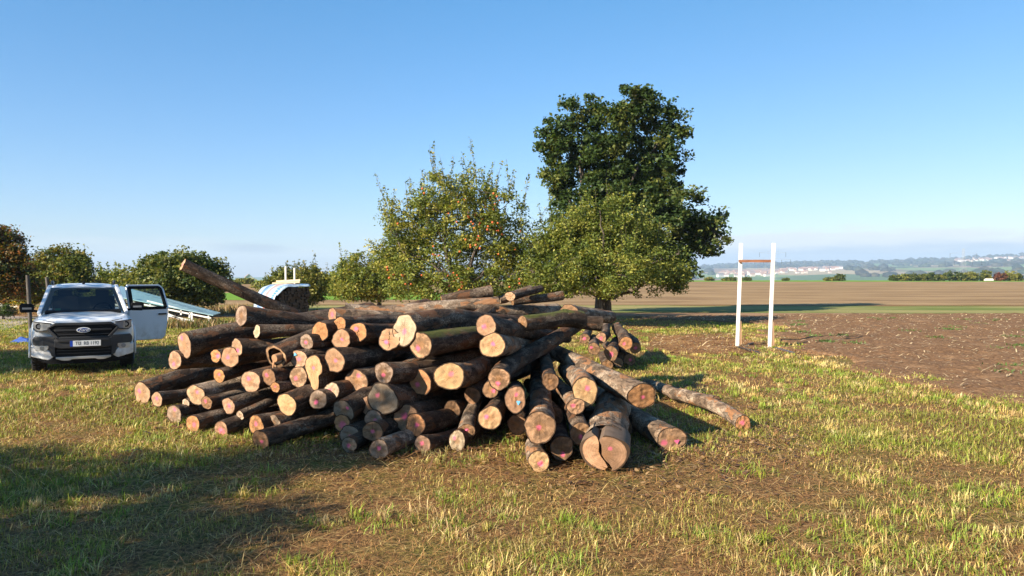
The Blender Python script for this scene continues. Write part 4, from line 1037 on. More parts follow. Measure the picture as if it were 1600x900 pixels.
            b.add(fr + bk, [(k, (k + 1) % n, n + (k + 1) % n, n + k) for k in range(n)], 0, False)
            b.build('split_side', M['half_side'], hp)
        b = MB(); b.add([p + ax * .05 for p in r1], [tuple(range(NS))]); b.build('crack_floor', M['dark_hollow'], lg)
    face('far_end', r2, cen2, 1, -ax, None, col, (max(.4, stain), 0, rl.random()))
    return lg
M['blue_paint'] = plain('blue_paint', (0.12, 0.36, 0.55), 0.8)
M['pink_paint'] = plain('pink_paint', (0.84, 0.14, 0.30), 0.8)
M['torn'] = plain('torn_wood', (0.34, 0.18, 0.09), 0.9, 0, 0.5, 14)
M['half_side'] = plain('split_side_bark', (0.13, 0.085, 0.055), 0.9, 0, 0.6, 14)
mm = M['dark_bark'].copy(); mm.name = 'mossy_bark'
M['mossy_bark'] = mm
_t = mm.node_tree; _b = _t.nodes['Principled BSDF']; _src = _b.inputs['Base Color'].links[0].from_socket
_n = _t.nodes.new('ShaderNodeTexNoise'); _n.inputs['Scale'].default_value = 5
_g = _t.nodes.new('ShaderNodeNewGeometry'); _s = _t.nodes.new('ShaderNodeSeparateXYZ'); _t.links.new(_g.outputs['Normal'], _s.inputs[0])
_t.links.new(_g.outputs['Position'], _n.inputs['Vector'])
_m = _t.nodes.new('ShaderNodeMath'); _m.operation = 'MULTIPLY'; _t.links.new(_s.outputs['Z'], _m.inputs[0]); _t.links.new(_n.outputs['Fac'], _m.inputs[1])
_r = _t.nodes.new('ShaderNodeMapRange'); _t.links.new(_m.outputs[0], _r.inputs['Value']); _r.inputs['From Min'].default_value = .25; _r.inputs['From Max'].default_value = .45
_x = _t.nodes.new('ShaderNodeMix'); _x.data_type = 'RGBA'; _t.links.new(_r.outputs[0], _x.inputs['Factor']); _t.links.new(_src, _x.inputs['A']); _x.inputs['B'].default_value = (0.085, 0.09, 0.022, 1)
_t.links.new(_x.outputs['Result'], _b.inputs['Base Color'])
for _i, _l in enumerate(logs): make_log(_i, _l)
# ------------------------------------------------------------------ trees
def leaf_cloud(name, cen, size, cols, parent, spread=None, asp=0.55, upbias=0.35):
    """one mesh of folded leaf faces"""
    n = len(cen)
    nr = rng.normal(0, 1, (n, 3)); nr[:, 2] = np.abs(nr[:, 2]) * 1.0 + upbias
    nr /= np.linalg.norm(nr, axis=1)[:, None]
    t = rng.normal(0, 1, (n, 3)); t -= nr * (t * nr).sum(1)[:, None]; t /= np.linalg.norm(t, axis=1)[:, None]
    b = np.cross(nr, t)
    s = size * rng.uniform(0.6, 1.35, n)
    v = np.zeros((n, 4, 3))
    v[:, 0] = cen - t * (s / 2)[:, None]
    v[:, 1] = cen + b * (s * asp / 2)[:, None] + nr * (s * 0.10)[:, None]
    v[:, 2] = cen + t * (s / 2)[:, None] - nr * (s * 0.06)[:, None]
    v[:, 3] = cen - b * (s * asp / 2)[:, None] + nr * (s * 0.10)[:, None]
    f = np.arange(n * 4).reshape(n, 4)
    c = np.repeat(cols[:, None], 4, 1).reshape(-1, 3)
    return np_mesh(name, v.reshape(-1, 3), f, M['leaf'], c, parent)

def blob_points(blobs, n, shell=0.45):
    """points inside ellipsoids (cx, cy, cz, rx, ry, rz, weight), more of them near the skin"""
    wts = np.array([b[6] * b[3] * b[5] for b in blobs]); k = rng.choice(len(blobs), n, p=wts / wts.sum())
    B = np.array([b[:6] for b in blobs])[k]
    d = rng.normal(0, 1, (n, 3)); d /= np.linalg.norm(d, axis=1)[:, None]
    r = rng.random(n) ** shell
    return B[:, :3] + d * B[:, 3:] * r[:, None], k

def pxblobs(px, D, dscale=1.0, djit=0.5):
    out = []
    for q in px:
        x, y, rx, ry = q[:4]; w = q[4] if len(q) > 4 else 1.0
        c = P(x, y, D); m = D / FPX
        out.append((c.x, D + rnd.uniform(-djit, djit) * rx * m, c.z, rx * m, rx * m * dscale, ry * m, w))
    return out

def limb(mb, a, b, r0, r1, sag=0.12, n=7, seg=6, wob=0.08):
    a, b = Vector(a), Vector(b); L = (b - a).length
    pts = []
    o = Vector((rnd.uniform(-1, 1), rnd.uniform(-1, 1), rnd.uniform(-.3, 1))) * L * sag
    for i in range(n):
        t = i / (n - 1)
        p = a.lerp(b, t) + o * math.sin(math.pi * t)
        if 0 < i < n - 1: p += Vector((rnd.uniform(-1, 1), rnd.uniform(-1, 1), rnd.uniform(-1, 1))) * L * wob * 0.35
        pts.append(p)
    mb.tube(pts, [r0 + (r1 - r0) * (i / (n - 1)) for i in range(n)], seg)
    return pts

def tree(name, label, base, blobs, fork, r_trunk, n_clump, per, leaf, pal, clump_r=0.32, shell=0.45, n_limb=7, n_twig=60,
         shoots=0, group=None, cat='tree', trunks=1, grow=None, twig_r=0.012, asp=0.55):
    base = Vector(base)
    root = empty(name, base)
    tag(root, label, cat, group)
    L = lambda p: Vector(p) - base
    cl, kb = blob_points(blobs, n_clump, shell)
    cl[:, 2] = np.maximum(cl[:, 2], 0.25)
    # trunk and limbs
    tb = MB()
    fk = Vector(fork) - base
    ends = []
    for q in range(trunks):
        o = Vector((0.28 * q - 0.14 * (trunks - 1), 0.25 * (q % 2), 0))
        pts = [o + Vector((0, 0, -0.05)), o * 0.95 + Vector((rnd.uniform(-.05, .05), 0, fk.z * .35)), o * 0.9 + fk * .75 + Vector((rnd.uniform(-.06, .06), 0, 0)), o * .8 + fk]
        pts[1].x += fk.x * .3; pts[1].y += fk.y * .3
        tb.tube(pts, [r_trunk * 1.35, r_trunk, r_trunk * .9, r_trunk * .85], 12)
    trunk = tb.build('trunk', M['tree_bark'], root)
    lb = MB(); nodes = []
    order = list(range(len(blobs)))
    for q in range(n_limb):
        b = blobs[order[q % len(order)]]
        tgt = Vector((b[0] + rnd.uniform(-.5, .5) * b[3], b[1] + rnd.uniform(-.6, .6) * b[4], b[2] + rnd.uniform(-.1, .6) * b[5])) - base
        pts = limb(lb, fk + Vector((rnd.uniform(-.1, .1), rnd.uniform(-.1, .1), -.05)), tgt, r_trunk * rnd.uniform(.4, .62), r_trunk * .1, 0.16, 9, 7)
        nodes += pts[2:]
    tw = lb
    far = np.argsort(-np.linalg.norm(cl - cl.mean(0), axis=1))[:n_twig // 2]
    pick = np.unique(np.concatenate([far, rng.choice(len(cl), min(n_twig // 2, len(cl)), replace=False)]))
    for q in pick:
        c = L(cl[q]); a = min(nodes, key=lambda p: (p - c).length)
        limb(tw, a, c, twig_r * rnd.uniform(1.0, 2.2), twig_r * .4, 0.1, 5, 4)
    # leaves
    idx = np.repeat(np.arange(n_clump), per)
    cr = clump_r * rng.uniform(.55, 1.35, n_clump)
    pos = cl[idx] + np.clip(rng.normal(0, 1, (len(idx), 3)), -1.5, 1.5) * (cr[idx] * np.array([[1, 1, .72]]).T.reshape(3, 1)).T * 0.55
    pal = np.array(pal)
    tone = rng.random(n_clump)
    mixv = np.clip(tone[idx] + rng.normal(0, .22, len(idx)), 0, .999) * (len(pal) - 1)
    i0 = np.floor(mixv).astype(int); t = (mixv - i0)[:, None]
    col = (pal[i0] * (1 - t) + pal[i0 + 1] * t) * rng.uniform(.7, 1.3, len(idx))[:, None]
    allp, allc = [pos], [col]
    # upright water shoots with a few leaves each
    if shoots:
        top = cl[cl[:, 2] > np.quantile(cl[:, 2], .62)]
        hi = np.array([b[2] for b in blobs]).max()
        for q in range(shoots):
            s = top[rng.integers(len(top))]
            ln = rng.uniform(.5, 1.25) * (grow or 1)
            dr = np.array([rng.normal(0, .16) + (s[0] - base.x) * .05, rng.normal(0, .16), 1.0]); dr /= np.linalg.norm(dr)
            e = s + dr * ln
            tw.tube([L(s), L((s + e) / 2 + rng.normal(0, .03, 3)), L(e)], [.012, .009, .005], 4)
            m = int(30 * ln)
            tt = rng.random(m)
            allp.append(s + dr * ln * tt[:, None] + rng.normal(0, .05, (m, 3)))
            allc.append(pal[rng.integers(0, len(pal), m)] * rng.uniform(.8, 1.25, m)[:, None])
    tw.build('limbs', M['tree_bark'], root)
    pos = np.vstack(allp); col = np.vstack(allc)
    pos[:, 2] = np.maximum(pos[:, 2], 0.05)
    leaf_cloud('crown', pos - np.array(base)[None], leaf, col, root, asp=asp)
    return root, cl

OAK = [(0.028, 0.052, 0.014), (0.045, 0.08, 0.020), (0.068, 0.105, 0.026), (0.13, 0.14, 0.03)]
APPLE = [(0.09, 0.12, 0.021), (0.155, 0.185, 0.032), (0.225, 0.245, 0.047), (0.32, 0.28, 0.06)]
APPLE2 = [(0.07, 0.097, 0.017), (0.12, 0.155, 0.026), (0.185, 0.21, 0.039), (0.28, 0.265, 0.056)]
BUSH = [(0.06, 0.085, 0.018), (0.11, 0.135, 0.026), (0.17, 0.175, 0.035), (0.25, 0.21, 0.04)]

# the tall tree behind the orchard trees
D = 38.0
b = pxblobs([(906, 180, 36, 34), (868, 215, 30, 40), (900, 245, 60, 45), (985, 170, 40, 38), (1001, 160, 14, 17, .8), (1035, 205, 36, 42), (960, 225, 50, 50), (1030, 265, 46, 52),
             (868, 295, 34, 36), (930, 310, 60, 50), (1045, 330, 48, 48), (1000, 340, 60, 50), (1080, 370, 34, 36), (1116, 345, 20, 22, .8), (1108, 372, 26, 30, .8), (1052, 408, 34, 40), (960, 395, 80, 50), (900, 380, 60, 55), (975, 285, 56, 46, 1.1), (1010, 310, 44, 40)], D, 0.85)
g0 = P(936, 480, D)
tree('shade_tree', 'tallest tree, dark green, rising behind the orchard trees', (g0.x, D, 0), b, (g0.x, D, 3.6), 0.19, 920, 74, 0.20, OAK, 0.40, 0.42, 18, 200, twig_r=0.02, asp=0.62)
# apple tree with red fruit
D = 31.0
b = pxblobs([(718, 310, 68, 46), (672, 335, 56, 48), (770, 345, 56, 54), (640, 378, 44, 46), (720, 385, 108, 60), (625, 430, 40, 38), (795, 418, 50, 50), (680, 436, 84, 36), (750, 440, 70, 34), (818, 385, 36, 48, .9), (822, 430, 32, 34, .9), (612, 352, 26, 42, .8), (604, 400, 28, 40, .9)], D, 0.9)
g0 = P(712, 470, D)
root, cl = tree('apple_tree', 'broad orchard tree dotted with red apples behind the log pile', (g0.x, D, 0), b, (g0.x + .1, D, 1.15), 0.15, 860, 58, 0.115, APPLE, 0.33, 0.5, 14, 190, 120, grow=1.15)
ab = MB(); ab.tube([(0, 0, z) for z in (-.042, -.036, -.018, .006, .026, .036, .034)], [.004, .022, .038, .043, .037, .02, .004], 10)
skin = NG('apple_skin'); f = skin.noise(skin.objc(), 14, 3)
skin.fin(skin.mix(skin.rng(f, .4, .65), (0.48, 0.04, 0.02), (0.55, 0.17, 0.035)), 0.3)
a0 = ab.build('apple', skin.mat, root)
front = [p for p in cl if p[1] < D + 0.3 and 1.6 < p[2] < 5.2 and p[1] < D - .6]
for k in range(88):
    c = front[rnd.randrange(len(front))]
    o = a0 if k == 0 else a0.copy()
    if k: COL.objects.link(o); o.parent = root
    o.location = Vector(c) - root.location + Vector((rnd.uniform(-.2, .2), rnd.uniform(-.45, -.15), rnd.uniform(-.3, .1)))
    s = rnd.uniform(.85, 1.25); o.scale = (s, s, s)
# rounder orchard tree at the right with the visible trunk
D = 29.0
b = pxblobs([(945, 345, 62, 44), (893, 375, 58, 50), (1000, 378, 56, 48), (940, 415, 105, 48), (848, 400, 34, 46, .8), (1040, 415, 36, 44, .9), (880, 436, 56, 28), (1000, 438, 58, 26), (940, 436, 60, 20), (1050, 434, 26, 30, .8), (845, 432, 30, 30, .8)], D, 0.95)
g0 = P(944, 480, D)
tree('orchard_tree', 'rounded olive green orchard tree with a pale double trunk', (g0.x, D, 0), b, (g0.x, D, 1.15), 0.15, 860, 62, 0.105, APPLE2, 0.31, 0.45, 12, 150, 36, trunks=2, grow=.8)
# trees to the left of them
D = 40.0
b = pxblobs([(565, 430, 40, 34), (538, 440, 22, 28, .8), (595, 448, 30, 20, .9), (605, 420, 30, 32, .9), (560, 455, 44, 14)], D)
g0 = P(592, 470, D)
tree('orchard_tree', 'low spreading orchard tree with bare forked stem, left of the red fruited one', (g0.x, D, 0), b, (g0.x, D, .9), 0.12, 420, 60, 0.13, APPLE, 0.34, 0.5, 7, 60, 30, grow=1.1)
D = 42.0
b = pxblobs([(452, 440, 42, 24), (488, 440, 26, 26), (470, 452, 40, 22), (425, 450, 22, 14, .7), (490, 462, 18, 14), (465, 462, 40, 12)], D)
g0 = P(475, 470, D)
tree('pear_tree', 'bushy green tree with upright shoots behind the tarpaulin covered wood stack', (g0.x, D, 0), b, (g0.x, D, .8), 0.12, 420, 64, 0.13, BUSH, 0.36, 0.5, 7, 60, 42, grow=.8)
D = 36.0
b = pxblobs([(278, 420, 50, 30), (240, 433, 30, 32), (318, 433, 28, 32), (275, 445, 66, 30), (328, 455, 24, 18), (232, 455, 30, 16), (280, 462, 60, 14)], D)
g0 = P(280, 476, D)
tree('round_tree', 'dense rounded dark green tree behind the open truck door', (g0.x, D, 0), b, (g0.x, D, .9), 0.15, 620, 80, 0.15, [(0.045, 0.075, 0.02), (0.075, 0.105, 0.026), (0.12, 0.135, 0.03), (0.19, 0.185, 0.04)], 0.4, 0.4, 8, 60)
D = 52.0
b = pxblobs([(160, 442, 26, 16), (185, 440, 20, 16), (205, 450, 18, 14), (130, 446, 22, 16), (165, 458, 50, 12), (120, 458, 40, 12)], D)
g0 = P(170, 465, D)
tree('small_tree', 'thin yellowish tree behind the truck roof', (g0.x, D, 0), b, (g0.x, D, 1.2), 0.12, 330, 56, 0.18, APPLE, 0.5, 0.6, 6, 50, 26)
D = 40.0
b = pxblobs([(92, 412, 38, 24), (60, 425, 30, 28), (120, 428, 26, 26), (90, 445, 56, 24), (70, 460, 50, 14)], D)
g0 = P(92, 475, D)
tree('green_tree', 'mid green tree behind the truck mirror, left', (g0.x, D, 0), b, (g0.x, D, 1.2), 0.14, 420, 64, 0.16, BUSH[:3] + [(0.22, 0.16, 0.035)], 0.42, 0.5, 7, 60, 14)
D = 34.0
b = pxblobs([(-30, 375, 44, 30), (12, 372, 18, 14, .45), (20, 400, 24, 14, .6), (-10, 420, 50, 34), (34, 412, 22, 12, .5), (-45, 362, 36, 22), (12, 440, 30, 22), (40, 448, 24, 18, .9), (-10, 455, 50, 16)], D)
g0 = P(-30, 480, D)
CHERRY = [(0.045, 0.065, 0.016), (0.09, 0.10, 0.022), (0.17, 0.10, 0.028), (0.27, 0.10, 0.035)]
tree('cherry_tree', 'reddish autumn tree reaching in from the left edge of the picture', (g0.x, D, 0), b, (g0.x, D, 1.6), 0.18, 460, 56, 0.15, CHERRY, 0.36, 0.55, 9, 90)
D = 44.0
b = pxblobs([(10, 462, 26, 14), (40, 458, 22, 16), (-15, 455, 24, 18)], D)
g0 = P(12, 480, D)
tree('yellow_shrub', 'golden yellow shrub at the far left beyond the track', (g0.x, D, 0), b, (g0.x, D, .5), 0.07, 180, 60, 0.16, [(0.26, 0.19, 0.02), (0.42, 0.27, 0.03), (0.34, 0.2, 0.03)], 0.4, 0.5, 5, 20, cat='shrub')
g0 = G(6, 500)
tree('dark_shrub', 'small dark shrub beside the track at the left edge', (g0.x, g0.y, 0), [(g0.x, g0.y, .35, .5, .4, .35, 1)], (g0.x, g0.y, .1), 0.03, 40, 40, 0.09, OAK[:3], 0.18, 0.5, 4, 12, cat='shrub')
# trees far off on the left and by the white houses
for x, y, rx, ry, D, lb in [(382, 446, 10, 4, 150, 'far dark tree by the small white gable on the left skyline'), (355, 447, 12, 5, 120, 'far tree half hidden by the raised log'), (412, 452, 12, 5, 110, 'far low tree left of the tarpaulin covered stack'),
                            (520, 448, 18, 10, 70, 'low tree in the gap between the pear tree and the orchard'), (502, 440, 14, 12, 80, 'far slim tree right of the pear tree'), (640, 455, 30, 14, 75, 'green tree glimpsed beneath the red fruited crown'), (770, 458, 34, 12, 70, 'green tree glimpsed between the two orchard crowns'),
                            (860, 462, 24, 10, 75, 'low bush seen under the orchard crowns'), (225, 452, 20, 10, 75, 'pale green tree between truck roof and round tree'), (20, 470, 26, 8, 70, 'low hedge tree beyond the track'), (70, 462, 24, 12, 66, 'hedge tree behind the leaning fence post')]:
    c = P(x, y, D); m = D / FPX
    tree('field_tree', lb, (c.x, D, 0), [(c.x, D, c.z, rx * m, rx * m, ry * m, 1), (c.x + rx * m * .4, D, c.z - ry * m * .4, rx * m * .7, rx * m * .7, ry * m * .7, 1)], (c.x, D, max(.5, c.z - ry * m)), 0.1, 110, 40, 0.012 * D ** .75, BUSH, 0.028 * D ** .72, 0.5, 5, 8, group='trees at the far side of the fields')
tree('garden_tree', 'small leafy tree outside the picture beside the viewer', (-7.9, 1.2, 0), [(-7.9, 1.2, 2.9, 1.3, 1.3, 1.0, 1)], (-7.9, 1.2, 1.3), 0.09, 110, 50, 0.12, APPLE2, 0.34, 0.5, 6, 20)
# two more trees outside the picture, behind the viewer's left shoulder, shade the grass and the truck
tree('garden_tree', 'leafy tree outside the picture that shades the front grass', (-10.5, 1.8, 0), [(-10.5, 1.8, 5.5, .75, .75, .9, 1.3), (-10.5, 1.8, 4.7, 1.1, 1.1, 1.1, 1), (-10.5, 1.8, 3.4, 1.9, 1.9, 1.4, 1), (-11.6, 3.2, 3.1, 1.3, 1.3, 1.2, 1), (-9.3, 0.4, 3.0, 1.2, 1.2, 1.1, 1), (-10.8, 1.2, 2.4, 1.7, 1.7, 1.1, 1)], (-10.5, 1.8, 1.6), 0.16, 330, 54, 0.14, APPLE2, 0.36, 0.5, 8, 40)
tree('garden_tree', 'leafy tree outside the picture that shades the truck', (-17.3, 11.5, 0), [(-17.3, 11.5, 4.2, 2.6, 2.6, 2.3, 1), (-18.3, 10.3, 3.6, 1.7, 1.7, 1.8, 1), (-16.4, 12.9, 3.6, 1.6, 1.6, 1.6, 1), (-19.5, 13.0, 4.2, 2, 2, 2.2, 1)], (-17.3, 11.5, 1.6), 0.2, 380, 64, 0.14, APPLE2, 0.4, 0.5, 10, 50)
# ------------------------------------------------------------------ paints and metals
g = NG('white_paint'); _s = g.n('ShaderNodeSeparateXYZ'); g.t.links.new(g.objc(), _s.inputs[0])
_d = g.math('MULTIPLY', g.rng(_s.outputs[2], 0.95, 0.30), g.rng(g.noise(g.objc(), 5, 6, 0.7), 0.35, 0.7))
M['white_paint'] = g.fin(g.mix(g.math('MULTIPLY', _d, 0.6), (0.74, 0.76, 0.78), (0.26, 0.20, 0.14)), 0.28, 0, 0.5)
_w = M['white_paint'].node_tree.nodes['Principled BSDF']; _w.inputs['Coat Weight'].default_value = 0.6; _w.inputs['Coat Roughness'].default_value = 0.08
M['dark_trim'] = plain('dark_trim', (0.018, 0.018, 0.02), 0.5, 0, 0.15)
M['grey_trim'] = plain('grey_trim', (0.028, 0.028, 0.030), 0.5, 0.0, 0.12)
M['black'] = plain('black_plastic', (0.005, 0.005, 0.006), 0.7, 0, .1, 6, .2)
M['silver'] = plain('silver_paint', (0.52, 0.52, 0.52), 0.3, 0.6)
M['chrome'] = plain('chrome', (0.75, 0.76, 0.78), 0.12, 1.0, 0.03)
M['rubber'] = plain('rubber', (0.022, 0.020, 0.018), 0.85, 0, 0.3, 25)
M['badge_blue'] = plain('badge_blue', (0.015, 0.05, 0.22), 0.25)
M['plate_white'] = plain('plate_white', (0.78, 0.78, 0.76), 0.45, 0, 0.03)
M['plate_black'] = plain('plate_black', (0.012, 0.012, 0.012), 0.5)
M['plate_blue'] = plain('plate_blue', (0.01, 0.06, 0.42), 0.4)
M['seat'] = plain('seat_cloth', (0.03, 0.03, 0.033), 0.9)
M['amber'] = plain('amber_lens', (0.55, 0.16, 0.02), 0.25)
M['lamp_lens'] = plain('lamp_lens', (0.34, 0.36, 0.38), 0.12, 0.4, 0.25, 30)
def glass_mat(name, tintc, refl):
    g = NG(name)
    tr = g.n('ShaderNodeBsdfTransparent'); tr.inputs[0].default_value = (*tintc, 1)
    gl = g.n('ShaderNodeBsdfGlossy'); gl.inputs['Roughness'].default_value = 0.03; gl.inputs['Color'].default_value = (0.9, 0.95, 1, 1)
    fr = g.n('ShaderNodeFresnel'); fr.inputs['IOR'].default_value = 1.5
    ms = g.n('ShaderNodeMixShader')
    g.put(ms.inputs[0], g.math('ADD', g.math('MULTIPLY', fr.outputs[0], refl), 0.02))
    g.t.links.new(tr.outputs[0], ms.inputs[1]); g.t.links.new(gl.outputs[0], ms.inputs[2]); g.t.links.new(ms.outputs[0], g.out.inputs['Surface'])
    return g.mat
M['screen_glass'] = glass_mat('windscreen_glass', (0.38, 0.42, 0.42), 0.8)
M['side_glass'] = glass_mat('side_glass', (0.78, 0.90, 0.88), 0.9)

def text_mesh(name, s, size, mat, parent, loc, rot, depth=0.003, shear=0.0, align='CENTER', sx=1.0):
    c = bpy.data.curves.new(name, 'FONT'); c.body = s; c.size = size; c.extrude = depth; c.shear = shear
    c.align_x = align; c.align_y = 'CENTER'
    tmp = bpy.data.objects.new(name, c); COL.objects.link(tmp)
    dg = bpy.context.evaluated_depsgraph_get()
    me = bpy.data.meshes.new_from_object(tmp.evaluated_get(dg))
    bpy.data.objects.remove(tmp); bpy.data.curves.remove(c)
    me.materials.clear()
    o = link(me, name, mat, parent, loc); o.rotation_euler = rot; o.scale = (sx, 1, 1)
    return o

# ------------------------------------------------------------------ the pickup
def make_truck():
    c0 = P(131, 560, 15.3)
    root = empty('pickup_truck', (c0.x, c0.y, 0), math.atan2(-c0.x, c0.y) * 0.99)
    tag(root, 'white double cab pickup truck facing the viewer with one rear door open', 'pickup truck')
    yf = lambda x: 0.10 * (abs(x) / .9) ** 2 + 0.30 * max(0, abs(x) - .70) ** 1.0
    # lower body, lofted from nose to tail
    st = [(0.02, .80, .46, 1.005), (0.08, .87, .42, 1.045), (0.22, .915, .42, 1.075), (0.6, .935, .44, 1.11), (1.0, .935, .46, 1.135), (1.40, .925, .46, 1.15),
          (1.9, .915, .46, 1.13), (2.9, .915, .46, 1.14), (3.7, .915, .48, 1.15), (4.4, .925, .50, 1.15), (5.15, .91, .55, 1.15), (5.28, .88, .60, 1.13)]
    b = MB(); prof_n = 0
    for (y, wd, zb, zt) in st:
        h = zt - zb
        crown = 0.035 if y < 1.5 else 0.0
        half = [(0, zb), (.75 * wd, zb), (.93 * wd, zb + .03), (.985 * wd, zb + .14), (1.0 * wd, zb + .40 * h), (1.005 * wd, zb + .62 * h), (.985 * wd, zb + .82 * h), (.94 * wd, zt - .045), (.86 * wd, zt - .008),
                (.66 * wd, zt + crown * .5), (.60 * wd, zt + crown * 1.2), (.3 * wd, zt + crown * 1.45), (0, zt + crown * 1.5)]
        k = max(0, 1 - y / .9)
        full = [(x, z) for x, z in half] + [(-x, z) for x, z in reversed(half[1:-1])]
        prof_n = len(full)
        b.v += [(x, y + yf(x) * k, z) for x, z in full]
    n = prof_n
    for a in range(len(st) - 1):
        for k in range(n):
            b.f.append((a * n + k, a * n + (k + 1) % n, (a + 1) * n + (k + 1) % n, (a + 1) * n + k)); b.m.append(0); b.sm.append(True)
    b.f += [tuple(range(n)), tuple(range((len(st) - 1) * n, len(st) * n))]; b.m += [0, 0]; b.sm += [False, False]
    body = b.build('body', M['white_paint'], root)
    body.modifiers.new('sub', 'SUBSURF').render_levels = 2; body.modifiers[-1].levels = 1
    # strips that follow the curve of the nose
    def strip(name, x0, x1, lo, hi, off, th, mat, parent=root, n=28, bev=0.006, build=True, mb=None):
        m = mb or MB(); base = len(m.v)
        for i in range(n + 1):
            x = x0 + (x1 - x0) * i / n
            y = yf(x) - off
            a, c = lo(x), hi(x)
            m.v += [(x, y, a), (x, y, c), (x, y + th, c), (x, y + th, a)]
        for i in range(n):
            for k in range(4):
                q = base + i * 4
                m.f.append((q + k, q + (k + 1) % 4, q + 4 + (k + 1) % 4, q + 4 + k)); m.m.append(0); m.sm.append(False)
        m.f += [tuple(base + k for k in range(4)), tuple(base + n * 4 + k for k in range(4))]; m.m += [0, 0]; m.sm += [False, False]
        if not build: return m
        return m.build(name, mat, parent, bevel=bev)
    C = lambda v: (lambda x: v)
    T = lambda xs, zs: (lambda x: float(np.interp(abs(x), xs, zs)))
    gr = strip('grille', -.60, .60, T([0, .40, .60], [.735, .735, .90]), T([0, .47, .60], [1.02, 1.02, .93]), .035, .06, M['black'])
    strip('grille_frame', -.62, .62, T([0, .50, .62], [.985, .985, .91]), T([0, .49, .62], [1.035, 1.035, .945]), .055, .06, M['grey_trim'], gr)
    strip('grille_frame', -.46, .46, T([0, .46], [.715, .72]), T([0, .46], [.755, .755]), .055, .05, M['grey_trim'], gr)
    for s in (-1, 1):
        m = MB()
        for u0, z0, u1, z1 in ((.615, .925, .45, .735),):
            m.bar((s * u0, yf(u0) - .035, z0), (s * u1, yf(u1) - .035, z1), .05, .05)
        m.build('grille_frame', M['grey_trim'], gr, bevel=.006)
    strip('grille_bar', -.50, .50, C(.868), C(.905), .05, .03, M['dark_trim'], gr)
    strip('grille_bar', -.46, .46, C(.79), C(.805), .045, .03, M['dark_trim'], gr)
    # badge: blue oval, pale rim, script
    def oval(name, rx, rz, y, mat, parent, th=.012):
        m = MB(); p = [(rx * math.cos(k * math.pi / 20), rz * math.sin(k * math.pi / 20)) for k in range(40)]
        m.prism(p, lambda x, z: (x, y, .888 + z), lambda x, z: (x, y + th, .888 + z))
        return m.build(name, mat, parent)
    bd = oval('badge', .124, .052, -.092, M['plate_white'], gr, .03)
    oval('badge_field', .106, .038, -.098, M['badge_blue'], bd, .01)
    text_mesh('badge_script', 'Ford', .074, M['plate_white'], bd, (0, -.101, .888), (R(90), 0, 0), .002, .35, sx=1.15)
    # headlights
    for s in (-1, 1):
        a, c = (.56, .865) if s > 0 else (-.865, -.56)
        hl = strip('headlight', a, c, T([.56, .62, .80, .865], [.95, .895, .875, .93]), T([.56, .865], [1.03, 1.065]), .02, .08, M['lamp_lens'], n=14, bev=.01)
        hl_s = MB(); hl_s.tube([(s * .76, yf(.76) - .028, .975), (s * .76, yf(.76) + .02, .975)], [.058, .062], 20); hl_s.build('projector', M['black'], hl)
        r_ = MB(); r_.tube([(s * .76, yf(.76) - .034, .975), (s * .76, yf(.76) - .026, .975)], [.034, .034], 18); r_.build('projector_lens', M['lamp_lens'], hl)
        strip('light_brow', a, c, T([.56, .865], [1.022, 1.058]), T([.56, .865], [1.034, 1.072]), .03, .06, M['dark_trim'], hl, n=10, bev=0)
        strip('light_edge', a, c, T([.56, .62, .80, .865], [.938, .883, .863, .92]), T([.56, .62, .80, .865], [.956, .90, .88, .935]), .03, .06, M['dark_trim'], hl, n=12, bev=0)
    # bumper
    bu = strip('bumper', -.50, .50, T([0, .42, .50], [.53, .53, .56]), T([0, .5], [.715, .715]), .09, .12, M['grey_trim'], bev=.012)
    strip('bumper_lip', -.46, .46, C(.66), C(.715), .115, .06, M['dark_trim'], bu, bev=.008)
    for s in (-1, 1):
        a, c = (.49, .875) if s > 0 else (-.875, -.49)
        strip('bumper_wing', a, c, T([.49, .56, .60, .86, .875], [.36, .40, .60, .60, .66]), T([.49, .84, .875], [.765, .775, .72]), .06, .12, M['grey_trim'], bu, n=22, bev=.01)
        a, c = (.60, .83) if s > 0 else (-.83, -.60)
        fg = strip('fog_lamp', a, c, T([.60, .64, .83], [.545, .485, .50]), T([.60, .83], [.60, .60]), .045, .1, M['silver'], n=12, bev=.006)
        m = MB(); m.tube([(s * .71, yf(.71) - .055, .545), (s * .71, yf(.71), .545)], [.042, .042], 16); m.build('fog_lens', M['lamp_lens'], fg)
        a, c = (.52, .90) if s > 0 else (-.90, -.52)
        strip('bumper_corner', a, c, T([.52, .60, .90], [.36, .30, .38]), T([.52, .62, .90], [.40, .52, .60]), .035, .16, M['white_paint'], bu, n=16, bev=.02)
    strip('lower_intake', -.52, .52, C(.36), C(.55), .03, .08, M['black'], bu)
    for z in (.42, .48):
        strip('intake_bar', -.47, .47, C(z), C(z + .014), .045, .03, M['dark_trim'], bu, bev=0)
    strip('skid_plate', -.48, .48, T([0, .2, .25, .36, .48], [.315, .315, .29, .29, .33]), T([0, .48], [.365, .365]), .075, .08, M['silver'], bu, bev=.006)
    strip('valance', -.78, .78, T([0, .6, .78], [.22, .23, .30]), T([0, .78], [.33, .36]), .03, .12, M['black'], bu)
    for s in (-1, 1):
        m = MB(); m.tube([(s * .50, .065, 1.052), (s * .60, .10, 1.068), (s * .70, .20, 1.085)], .006, 5); m.build('bonnet_seam', M['black'], root)
    # number plate
    px = .035
    pb = MB(); pb.box((px, -.133, .625), (.56, .014, .135)); pl = pb.build('number_plate', M['plate_black'], bu, bevel=.004)
    m = MB(); m.box((px + .022, -.1425, .628), (.484, .006, .112)); m.build('plate_field', M['plate_white'], pl)
    m = MB(); m.box((px - .245, -.1425, .628), (.046, .006, .112)); m.build('plate_band', M['plate_blue'], pl)
